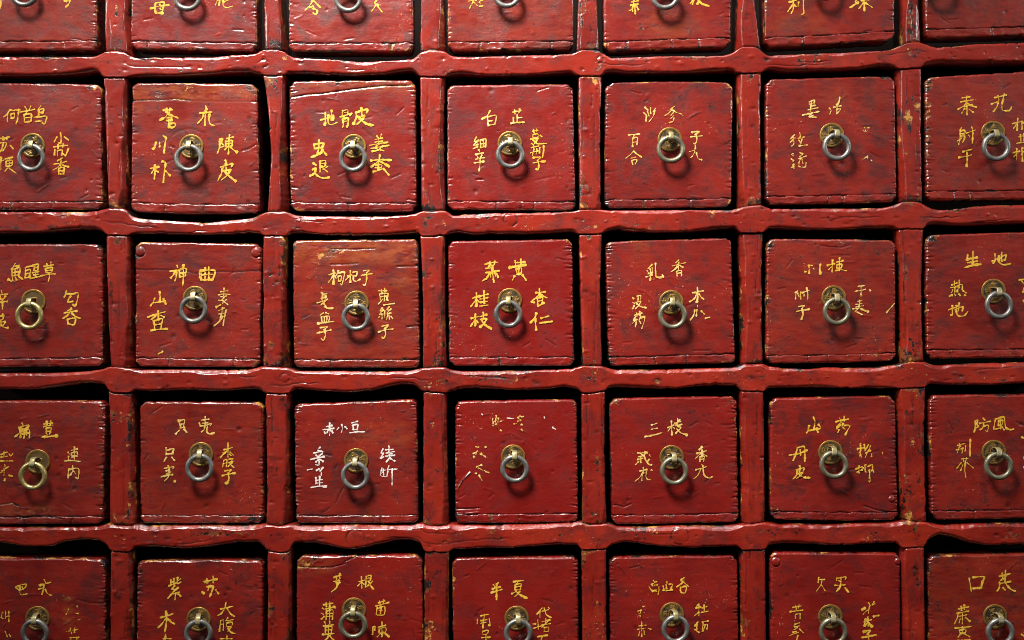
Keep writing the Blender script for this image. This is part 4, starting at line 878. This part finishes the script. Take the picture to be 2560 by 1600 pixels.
RUB = {   # lacquer rubbed thin and orange
 (1,1): [(70,26,70,9,0.85),(16,42,6,4,1.0)], (1,2): [(70,20,60,7,0.6)], (2,2): [(70,28,70,11,0.9),(115,57,10,8,0.4)], (2,4): [(46,28,8,12,0.35)], (0,4): [(150,26,30,16,0.4)],
 (4,2): [(30,80,22,9,0.45)], (1,5): [(90,30,30,12,0.2)], (3,0): [(24,124,24,7,0.5)], (1,0): [(60,35,40,20,0.15)], (3,2): [(100,52,30,12,0.35)], (0,5): [(30,22,30,14,0.3)], (4,0): [(65,125,6,14,0.7)],
}
NOTCH = {(1,2):(0.9,0.8),(1,4):(0.8,0.4),(2,4):(1.5,0.6),(2,3):(0.7,1.0),(2,2):(0.4,0.9),(3,2):(1.0,0.7),(3,3):(0.8,0.9),(3,4):(0.3,1.5),(3,6):(0.9,0.5),(3,0):(0.4,1.0),
         (2,6):(1.1,0.3),(4,1):(1.0,0.5),(4,4):(0.8,0.9),(4,5):(0.3,0.4),(1,6):(1.0,0.3),(2,5):(0.6,0.7),(1,0):(0.3,0.6),(4,3):(0.2,0.8),(3,1):(0.4,0.7),(3,5):(0.3,1.0)}


def seg_dist(x, z, pts):
    best = np.full(x.shape, 1e9)
    for (ax, az), (bx, bz) in zip(pts[:-1], pts[1:]):
        dx, dz = bx - ax, bz - az
        L2 = dx * dx + dz * dz + 1e-9
        t = np.clip(((x - ax) * dx + (z - az) * dz) / L2, 0, 1)
        best = np.minimum(best, np.hypot(x - ax - t * dx, z - az - t * dz))
    return best


def ribbon(points, w, rng, h_of, ypl, lift):
    """one brush stroke lying on the lacquer; points and w in mm"""
    P = np.array(points, float)
    if len(P) == 1:
        P = np.array([P[0], P[0] + (0.3, -0.3)])
    # Catmull-Rom
    Q = np.concatenate([[2 * P[0] - P[1]], P, [2 * P[-1] - P[-2]]])
    out = []
    for i in range(1, len(Q) - 2):
        p0, p1, p2, p3 = Q[i - 1:i + 3]
        n = max(2, int(np.hypot(*(p2 - p1)) / 0.55))
        t = np.linspace(0, 1, n, endpoint=False)[:, None]
        out.append(0.5 * ((2 * p1) + (-p0 + p2) * t + (2 * p0 - 5 * p1 + 4 * p2 - p3) * t ** 2 * 0.8 + (-p0 + 3 * p1 - 3 * p2 + p3) * t ** 3 * 0.8
                          + 0.2 * (2 * p0 - 5 * p1 + 4 * p2 - p3) * t + 0.2 * (-p0 + 3 * p1 - 3 * p2 + p3) * t))
    C = np.concatenate(out + [P[-1:]])
    n = len(C)
    T = np.gradient(C, axis=0)
    T /= np.maximum(1e-6, np.hypot(T[:, 0], T[:, 1]))[:, None]
    s = np.concatenate([[0], np.cumsum(np.hypot(*np.diff(C, axis=0).T))])
    L = s[-1]
    # caps
    e0, e1 = w * 0.42, w * rng.uniform(0.3, 0.55)
    C = np.concatenate([[C[0] - T[0] * e0], [C[0] - T[0] * e0 * 0.6], C, [C[-1] + T[-1] * e1 * 0.6], [C[-1] + T[-1] * e1]])
    T = np.concatenate([T[:1], T[:1], T, T[-1:], T[-1:]])
    f = np.concatenate([[0], [0], s / max(L, 1e-6), [1], [1]])
    sd = rng.randrange(9999)
    wd = w * (0.90 + 0.42 * vnoise(f * L / 3.0, f * 0, sd) + 0.18 * np.cos(f * math.pi * 2))
    if rng.random() < 0.35:
        wd *= (1.12 - 0.5 * f)
    elif rng.random() < 0.5:
        wd *= (0.8 + 0.4 * f)
    wd[0] *= 0.35
    wd[1] *= 0.8
    wd[-1] *= 0.3
    wd[-2] *= 0.75
    N = np.stack([-T[:, 1], T[:, 0]], 1)
    jl = 1 + 0.25 * vnoise(f * L / 0.9, f * 0, sd + 1)
    jr = 1 + 0.25 * vnoise(f * L / 0.9, f * 0, sd + 2)
    A = C + N * (wd * 0.5 * jl)[:, None]
    B = C - N * (wd * 0.5 * jr)[:, None]
    pts = np.stack([A, C, B], 1)
    X, Z = pts[..., 0], pts[..., 1]
    Y = ypl - h_of(X, Z) - lift
    Y[:, 1] -= 0.06
    V = np.stack([X, Y, Z], 2).reshape(-1, 3)
    m = len(C)
    F = grid_faces(m, 3, flip=False)
    # face the viewer: first face normal must look to -y
    a, b, c = V[F[0][0]], V[F[0][1]], V[F[0][2]]
    if np.cross(b - a, c - a)[1] > 0:
        F = F[:, ::-1]
    return V, F


# --- shared fittings -------------------------------------------------
def coin_mesh(seed, smooth_face=False):
    """pierced cash coin: raised rim, square collar, four worn signs in relief; lies in the xz plane facing -y"""
    rng = random.Random(seed)
    nr, na = 34, 96
    R = 12.2
    r = np.concatenate([np.linspace(0.0, 0.95, nr - 5), np.array([0.97, 0.985, 1.0, 1.0, 1.0])]) * R
    a = np.linspace(0, 2 * math.pi, na, endpoint=False)
    rr, aa = np.meshgrid(r, a, indexing='ij')
    X = rr * np.cos(aa)
    Z = rr * np.sin(aa)
    h = 0.75 + 0.0 * X
    h += 0.55 * sstep(9.9, 10.3, rr) * (1 - 0.5 * sstep(11.7, 12.3, rr))
    q = np.maximum(np.abs(X), np.abs(Z))
    h += 0.5 * sstep(3.9, 3.6, q) * sstep(2.6, 2.9, q)
    h -= 0.9 * sstep(2.9, 2.6, q)
    if not smooth_face:
        for (cx, cz) in ((0, 6.9), (0, -6.9), (6.9, 0), (-6.9, 0)):
            for _ in range(9):
                x0, z0 = cx + rng.uniform(-2, 2), cz + rng.uniform(-2.1, 2.1)
                if rng.random() < 0.5:
                    p = [(x0 - rng.uniform(0.6, 1.6), z0), (x0 + rng.uniform(0.6, 1.6), z0)]
                else:
                    p = [(x0, z0 - rng.uniform(0.6, 1.6)), (x0, z0 + rng.uniform(0.6, 1.6))]
                d = seg_dist(X, Z, p)
                h = np.maximum(h, 0.75 + 0.45 * sstep(0.55, 0.25, d))
    dirt_shade = sstep(1.18, 0.85, h) * (0.85 + 0.3 * vnoise(X / 3, Z / 3, seed))
    if smooth_face:
        dirt_shade = 0.75 * sstep(1.15, 0.8, h)
    h[-2] = 0.4
    h[-1] = -1.0
    Y = -h
    V = np.stack([X, Y, Z], 2).reshape(-1, 3)
    F = []
    for i in range(nr - 1):
        for j in range(na):
            j2 = (j + 1) % na
            F.append((i * na + j, (i + 1) * na + j, (i + 1) * na + j2, i * na + j2))
    return V, np.array(F), dirt_shade.ravel()


def ring_mesh(seed, R=11.85, r=2.5):
    na, nb = 72, 16
    a = np.linspace(0, 2 * math.pi, na, endpoint=False)
    b = np.linspace(0, 2 * math.pi, nb, endpoint=False)
    A, B = np.meshgrid(a, b, indexing='ij')
    rv = r * (1 + 0.05 * np.sin(A * 2 + seed) + 0.04 * np.sin(A * 5 + seed * 2.1))
    Rr = R * (1 + 0.012 * np.sin(2 * A + seed * 1.7))
    X = (Rr + rv * np.cos(B)) * np.cos(A)
    Z = (Rr + rv * np.cos(B)) * np.sin(A)
    Y = rv * np.sin(B)
    V = np.stack([X, Y, Z], 2).reshape(-1, 3)
    F = []
    for i in range(na):
        for j in range(nb):
            i2, j2 = (i + 1) % na, (j + 1) % nb
            F.append((i * nb + j, i * nb + j2, i2 * nb + j2, i2 * nb + j))
    return V, np.array(F)


def strap_mesh(base, tip, width=4.9, th=0.8):
    """a folded brass band: out of the coin's hole, over the ring and back; base, tip: (x, z) at the coin / round the ring"""
    bx, bz = base
    tx, tz = tip                                     # centre of the ring's wire where the band holds it, y = -10.5
    path = [(0.5, bx, tz + 5.2), (-4, bx * .6 + tx * .4, tz + 5.6), (-8, bx * .2 + tx * .8, tz + 5.6), (-11.8, tx, tz + 4.6),
            (-13.4, tx, tz + 1.4), (-13.7, tx, tz - 1.4), (-11.6, tx, tz - 3.4), (-8.2, tx, tz - 2.9), (-4, bx * .5 + tx * .5, tz - 1.2), (0.5, bx, tz + 0.6)]
    P = np.array(path)
    Q = np.concatenate([[2 * P[0] - P[1]], P, [2 * P[-1] - P[-2]]])
    out = []
    for i in range(1, len(Q) - 2):
        p0, p1, p2, p3 = Q[i - 1:i + 3]
        t = np.linspace(0, 1, 5, endpoint=False)[:, None]
        out.append(0.5 * (2 * p1 + (-p0 + p2) * t + (2 * p0 - 5 * p1 + 4 * p2 - p3) * t ** 2 + (-p0 + 3 * p1 - 3 * p2 + p3) * t ** 3))
    C = np.concatenate(out + [P[-1:]])
    n = len(C)
    T = np.gradient(C, axis=0)
    tn = np.hypot(T[:, 0], T[:, 2])
    Ny, Nz = -T[:, 2] / tn, T[:, 0] / tn
    prof = [(-.5, -.35), (-.42, -.5), (.42, -.5), (.5, -.35), (.5, .35), (.42, .5), (-.42, .5), (-.5, .35)]
    V = []
    for i in range(n):
        for (pw, pt) in prof:
            V.append((C[i, 1] + pw * width, C[i, 0] + Ny[i] * pt * th, C[i, 2] + Nz[i] * pt * th))
    m = len(prof)
    F = []
    for i in range(n - 1):
        for j in range(m):
            j2 = (j + 1) % m
            F.append((i * m + j, i * m + j2, (i + 1) * m + j2, (i + 1) * m + j))
    return np.array(V), np.array(F)


PM = {'y': M_YELLOW, 'c': M_CREAM, 'w': M_WHITE}


def build_drawer(row, col):
    seed = 2000 + row * 131 + col * 17
    rng = random.Random(seed)
    ypl = 3.0 + rng.uniform(-1.2, 2.2)
    cs = [(float(PX(x, ypl)), float(PZ(y, ypl))) for (x, y) in DRW[row][col]]
    (tlx, tlz), (trx, trz), (brx, brz), (blx, blz) = cs
    blz += 1.0
    brz += 1.0
    tlz -= 0.3
    trz -= 0.3
    trx -= 0.9
    brx -= 0.9
    tlx += 0.6
    blx += 0.6
    org = ((blx + brx) / 2, ypl + 20.0, (blz + brz) / 2)
    t = empty('drawer', org)
    t['label'] = FEAT[(row, col)] + ', ' + ROWN[row] + ' row ' + POSN[col]
    t['category'] = 'drawer'
    t['group'] = 'red lettered drawers of the medicine cabinet'
    ox = (OXT if row == 0 else OX)[col]
    oy = OY[row]

    def sv(u, v_):                                # survey units -> mm on the drawer face
        return float(PX(ox + u * U, ypl)), float(PZ(oy + v_ * U, ypl))
    seams = [([sv(*p) for p in pl], d, di, we) for (pl, d, di, we) in SEAMS.get((row, col), [])]
    # each drawer also has a few small unnamed scratches
    xc, zc = (tlx + brx) / 2, (tlz + brz) / 2
    for _ in range(9):
        sx, sz = xc + rng.uniform(-58, 58), zc + rng.uniform(-55, 55)
        an = rng.gauss(0, 0.5)
        L = rng.uniform(3, 12)
        seams.append(([(sx, sz), (sx + L * math.cos(an), sz + L * math.sin(an))], rng.choice([0.5, 0.5, -0.35]), rng.choice([0, 0.6, 0.9]), 0))
    nl, nr_ = NOTCH.get((row, col), (rng.uniform(0.2, 0.6), rng.uniform(0.3, 0.8)))
    dents = [(xc + rng.uniform(-58, 58), zc + rng.uniform(-58, 58), rng.uniform(0.8, 2.6), rng.uniform(-0.8, 0.5)) for _ in range(9)]
    nails = {(3, 5): [(132, 112.5, 3.0)], (4, 5): [(22.5, 77.5, 4.2), (138, 77, 3.2)], (2, 1): [(19, 28, 4.5), (128.5, 29, 4.5)]}.get((row, col), [])
    nails = [(*sv(a, b), c * 1.05) for (a, b, c) in nails]
    gx, gz = rng.uniform(0.7, 1.3), rng.uniform(0.8, 1.4)
    grain_v = (col == 3 or rng.random() < 0.15)

    def face_h(X, Z):
        if grain_v:
            h = panel_h(X, Z, seed, (1.5 * gx, 0.8))
        else:
            h = panel_h(X, Z, seed, (0.75 * gx, 1.15 * gz))
        for (pl, d, di, we) in seams:
            q = seg_dist(X, Z, pl)
            h = h - d * np.exp(-(q / 0.62) ** 2)
        for (dx, dz, r, a) in dents:
            h = h + a * np.exp(-((X - dx) ** 2 + (Z - dz) ** 2) / (r * r))
        for (nx, nz, r) in nails:
            q = np.hypot(X - nx, Z - nz) / r
            h = h + 1.2 * np.sqrt(np.clip(1 - q * q, 0, 1)) - 0.5 * np.exp(-((q - 1.1) / 0.15) ** 2)
        return h

    tone = {(2, 3): 0.9, (3, 3): 0.85, (3, 4): 0.55, (4, 3): 0.6, (4, 4): 0.5, (4, 2): 0.5, (4, 5): 0.35, (1, 3): 0.35}.get((row, col), rng.uniform(0, 0.25))
    n = 150
    s = np.linspace(-1, 1, n)
    kk = 0.27
    ts = s * (1 + kk * (1 - s * s))
    bs = -0.868 + rng.uniform(-0.012, 0.012)
    tv = np.sort(np.concatenate([ts, bs + np.array([-0.014, -0.007, 0.0, 0.007, 0.014])]))
    nxv, nzv = len(ts), len(tv)
    js = int(np.argmin(np.abs(tv - bs)))
    a, b = np.meshgrid(ts, tv, indexing='ij')
    sm = np.maximum(np.abs(a), np.abs(b))
    smx = np.maximum(sm, 1e-6)
    qa, qb = a / smx, b / smx
    rc = 0.085 + rng.uniform(-0.015, 0.02)
    ca, cb = np.clip(qa, -(1 - rc), 1 - rc), np.clip(qb, -(1 - rc), 1 - rc)
    da, db_ = qa - ca, qb - cb
    dn = np.hypot(da, db_)
    corner = (np.abs(da) > 1e-9) & (np.abs(db_) > 1e-9)
    fa = np.where(corner, ca + da / np.maximum(dn, 1e-9) * rc, qa)
    fb = np.where(corner, cb + db_ / np.maximum(dn, 1e-9) * rc, qb)
    wgt = sm ** 10
    a2 = a * (1 - wgt) + fa * sm * wgt
    b2 = b * (1 - wgt) + fb * sm * wgt
    # seam wobble
    b2 = b2 + (0.006 * vnoise(a * 9, a * 0, seed + 5) + 0.004 * vnoise(a * 31, a * 0, seed + 6)) * np.exp(-((b - bs) / 0.06) ** 2)
    ua, vb = (a2 + 1) / 2, (b2 + 1) / 2
    X = (blx * (1 - ua) + brx * ua) * (1 - vb) + (tlx * (1 - ua) + trx * ua) * vb
    Z = (blz * (1 - ua) + brz * ua) * (1 - vb) + (tlz * (1 - ua) + trz * ua) * vb
    bt, bb = BOW.get((row, col), (rng.uniform(-0.2, 0.6), rng.uniform(-0.2, 0.7)))
    par = 1 - a2 * a2
    Z = Z + bt * par * np.clip(b2, 0, 1) ** 4 - bb * par * np.clip(-b2, 0, 1) ** 4
    half = 64.0
    dist = (1 - sm) * half
    # chewed outline
    ex, ez = X / 6.0, Z / 6.0
    er = 0.16 * vnoise(ex * 0.6, ez * 0.6, seed + 7) + 0.12 * vnoise(ex * 2.7, ez * 2.7, seed + 8)
    er = er + np.clip(vnoise(ex * 0.8, ez * 0.8, seed + 9) - 0.64, 0, 1) * 2.6
    er = er + np.clip(np.abs(qa * qb) - 0.90, 0, 1) * 10 * (0.5 + rng.random() * 0.8) * 1.0
    side_w = np.where(np.abs(a) > np.abs(b), 1.0, 0.0) * np.where(a < 0, nl, nr_)
    ridge = np.abs(vnoise(Z / 2.1, X * 0 + np.sign(a) * 7, seed + 12))
    er = er + side_w * 0.55 * (1 - sstep(0.05, 0.4, ridge))
    X = X - er * qa * wgt
    Z = Z - er * qb * wgt
    h = face_h(X, Z)
    # end-grain notches on both sides
    dl, dr = (a + 1) * half, (1 - a) * half
    reach = 7.0 + 6.0 * np.abs(vnoise(Z / 5, Z * 0 + 2, seed + 14))
    on = 0.35 + 0.65 * sstep(-0.3, 0.3, vnoise(Z / 22, Z * 0 + 4, seed + 15))
    gro = (1 - sstep(0.03, 0.34, np.abs(vnoise(Z / 3.1 + 0.04 * X + 0.5 * vnoise(X / 4, Z / 6, seed + 18), Z * 0 + np.sign(a) * 3, seed + 16))))
    fall = nl * sstep(1, 0, dl / reach) + nr_ * sstep(1, 0, dr / reach)
    h = h - 0.55 * gro * fall * on
    dirt_shade = 0.5 * gro * gro * np.clip(fall, 0, 1.2) * on
    for sgn, st, dd in ((-1, nl, dl), (1, nr_, dr)):
        zz = min(blz, brz) + 6
        while zz < max(tlz, trz) - 4:
            zz += rng.choice([2.6, 3.2, 4.0, 5.5, 8.0]) * rng.uniform(0.8, 1.2)
            if rng.random() > 0.30 + 0.55 * st:
                continue
            ln = rng.uniform(3.0, 9.5) * (0.6 + 0.5 * st)
            am = rng.uniform(0.5, 1.5) * min(1.3, 0.45 + 0.75 * st)
            sl_ = rng.uniform(-0.12, 0.12)
            wz = rng.uniform(0.45, 0.85)
            prof = np.clip(1 - dd / ln, 0, 1) ** 0.7
            zc = zz + sl_ * dd
            g = np.exp(-((Z - zc) / wz) ** 2) * prof
            lipz = np.exp(-((Z - zc + 1.6 * wz) / (wz * 0.9)) ** 2) * prof
            h = h - am * g + 0.22 * am * lipz
            dirt_shade = dirt_shade + 0.55 * g * min(1, am)
    wear = np.exp(-dist / 1.5) * (0.58 + 0.6 * vnoise(X / 14, Z / 14, seed + 66))
    wear = wear + 0.10 * np.clip(fall, 0, 1)
    for (pl, d, di, we) in seams:
        q = seg_dist(X, Z, pl)
        dirt_shade = dirt_shade + di * np.exp(-(q / 0.6) ** 2)
        wear = wear + we * np.exp(-(q / 1.1) ** 2)
    for (dx, dz, r, am) in dents:
        if am < -0.35:
            dirt_shade = dirt_shade + 0.7 * np.exp(-((X - dx) ** 2 + (Z - dz) ** 2) / (r * r))
    for (px, pz, rx, rz, we) in PATCH.get((row, col), []):
        mx, mz = sv(px, pz)
        q = ((X - mx) / (rx * 1.06)) ** 2 + ((Z - mz) / (rz * 1.06)) ** 2
        wear = wear + we * np.exp(-q * 1.2) * (0.75 + 0.5 * fbm(X / 4, Z / 2.5, seed + 77, 2))
        h = h - 0.25 * we * np.exp(-q * 1.2) * fbm(X / 3, Z / 2, seed + 78, 2)
    cor = np.abs(a * b) ** 5
    wear = wear + 0.55 * cor * sstep(0.0, 0.7, fbm(X / 6, Z / 6, seed + 81, 3) + 0.2)
    wear = wear + 0.35 * sstep(0.55, 1.0, fbm(X / 22, Z / 9, seed + 82, 3))
    rub = 0 * X + (rng.uniform(0.0, 0.20) if tone < 0.3 else 0.0)
    for (px, pz, rx, rz, we) in RUB.get((row, col), []):
        mx, mz = sv(px, pz)
        q = ((X - mx) / (rx * 1.06)) ** 4 + ((Z - mz) / (rz * 1.06)) ** 4
        rub = rub + we * np.exp(-q) * (0.8 + 0.5 * fbm(X / 18, Z / 4, seed + 90, 3))
    rub = np.clip(rub, 0, 1)
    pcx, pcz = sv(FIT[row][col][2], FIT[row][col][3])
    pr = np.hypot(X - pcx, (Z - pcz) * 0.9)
    dirt_shade = dirt_shade + rng.uniform(0.12, 0.34) * np.exp(-((pr - 13) / 11) ** 2) * (0.6 + 0.7 * fbm(X / 9, Z / 7, seed + 95, 3))  # grease smudge round the pull, with soft ring shadow mixed into the colour
    arc = np.exp(-((pr - 25 - rng.uniform(-2, 3)) / 0.5) ** 2) * sstep(0.2, 0.8, (Z - pcz) / np.maximum(pr, 1)) * sstep(-0.2, 0.3, vnoise(X / 9, Z / 9, seed + 96))
    h = h - rng.uniform(0.05, 0.35) * arc
    # bottom board: seam, splits, rougher face
    rs = np.exp(-((b - bs) / 0.0105) ** 2)
    openn = 0.25 + 0.9 * sstep(-0.35, 0.35, vnoise(X / 9, X * 0, seed + 20)) + 0.5 * sstep(0.75, 1.0, np.abs(a))
    h = h - 1.1 * rs * openn
    dirt_shade = dirt_shade + rs * openn * 0.95
    wear = wear + 0.5 * np.exp(-((b - bs) / 0.022) ** 2) * (0.5 + 0.8 * vnoise(X / 7, X * 0, seed + 22))
    below = sstep(bs + 0.002, bs - 0.006, b)
    h = h + below * (0.30 * fbm(X / 8, Z / 5, seed + 24, 3) + 0.25)
    for _ in range(rng.choice([1, 1, 2, 2, 3])):
        cx = rng.uniform(-0.75, 0.75)
        g = np.exp(-((a - cx - 0.01 * vnoise(Z / 2, Z * 0, seed + 26)) / 0.009) ** 2) * below
        h = h - 1.2 * g
        dirt_shade = dirt_shade + g
        wear = wear + 0.4 * np.exp(-((a - cx) / 0.03) ** 2) * below
    Re = np.maximum(1.0, 1.9 + 0.9 * vnoise(X / 18, Z / 18, seed + 28))
    bev = chamfer(dist, Re, (0.42, 0.52, 0.66, 0.82, 0.92)[row], 0.6)
    h = h + 0.28 * fbm(X / 3.2, Z / 2.6, seed + 30, 3) * np.clip(1 - dist / 2.2, 0, 1)
    Y = ypl + bev - h
    wear = np.clip(wear, 0, 1.3)
    dirt_shade = np.clip(dirt_shade, 0, 1)

    def part(name, j0, j1):
        gx_ = np.stack([X, Y, Z], 2)[:, j0:j1 + 1]
        ni, nj = gx_.shape[:2]
        V = gx_.reshape(-1, 3)
        F = grid_faces(ni, nj)
        idx = np.arange(ni * nj).reshape(ni, nj)
        loop = np.concatenate([idx[:, 0], idx[-1, 1:], idx[::-1, -1][1:], idx[0, ::-1][1:-1]])
        bk = V[loop].copy()
        bk[:, 1] = ypl + 26.0
        o = len(V)
        m_ = len(loop)
        k_ = np.arange(m_)
        k2 = (k_ + 1) % m_
        FS = np.stack([loop[k2], loop[k_], o + k_, o + k2], 1)
        V2 = np.concatenate([V, bk])
        wa = np.concatenate([wear[:, j0:j1 + 1].ravel(), np.zeros(m_)])
        di = np.concatenate([dirt_shade[:, j0:j1 + 1].ravel(), np.full(m_, 0.8)])  # skirt colour darkened for the shade around the drawer
        return mesh_obj(name, V2, np.concatenate([F, FS]), M_DRAWER, t, org, {'wear': wa, 'dirt_shade': di, 'tone': np.full(len(V2), tone), 'rub': np.concatenate([rub[:, j0:j1 + 1].ravel(), np.zeros(m_)])})
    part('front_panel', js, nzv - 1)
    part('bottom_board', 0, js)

    # fittings
    cx, cy, rx, ry = FIT[row][col]
    cX, cZ = sv(cx, cy)
    rd = -10.5
    rX = float(PX(ox + rx * U, ypl + rd))
    rZ = float(PZ(oy + ry * U, ypl + rd))
    fh = float(face_h(np.array([cX]), np.array([cZ]))[0])
    yb = ypl - fh
    V, F, di = coin_mesh(seed + 3, smooth_face=(row, col) in ((2, 0), (3, 0)))
    an = rng.uniform(-0.5, 0.5)
    Vr = V.copy()
    Vr[:, 0] = V[:, 0] * math.cos(an) - V[:, 2] * math.sin(an)
    Vr[:, 2] = V[:, 0] * math.sin(an) + V[:, 2] * math.cos(an)
    coin = mesh_obj('coin_plate', Vr + (cX, yb - 0.1, cZ), F, M_COIN, t, org, {'dirt_shade': di})
    V, F = ring_mesh(rng.uniform(0, 6))
    tilt = math.radians(rng.uniform(-5, 5))
    Vr = V.copy()
    Vr[:, 1] = V[:, 1] + (V[:, 2] - 12.0) * math.tan(tilt) * 0.6 + V[:, 0] * rng.uniform(-0.06, 0.06)
    rm = {'b': M_BRASS, 'd': M_DULL}.get(RINGMAT.get((row, col), 's'), M_STEEL)
    mesh_obj('pull_ring', Vr + (rX, yb + rd, rZ), F, rm, t, org)
    V, F = strap_mesh((0, 0), (rX - cX, rZ + 11.85 - cZ))
    mesh_obj('ring_strap', V + (cX, yb, cZ), F, M_STRAP, coin, org)
    # lettering
    for gi, (w, wr, p, strokes) in enumerate(INK.get((row, col), [])):
        Vs, Fs, o = [], [], 0
        for si, st in enumerate(strokes.split('/')):
            st = st.strip()
            ww = w
            if '|' in st:
                st, x = st.split('|')
                ww = float(x)
            nums = [float(q) for q in st.replace(',', ' ').split()]
            pts = [sv(nums[i], nums[i + 1]) for i in range(0, len(nums) - 1, 2)]
            V, F = ribbon(pts, ww * 0.86, rng, face_h, ypl, 0.22 + 0.035 * (si % 12))
            Vs.append(V)
            Fs.append(F + o)
            o += len(V)
        V = np.concatenate(Vs)
        mesh_obj('inscription', V, np.concatenate(Fs), PM[p], t, org, {'wear': np.full(len(V), wr)})


for row in range(5):
    for col in range(7):
        build_drawer(row, col)
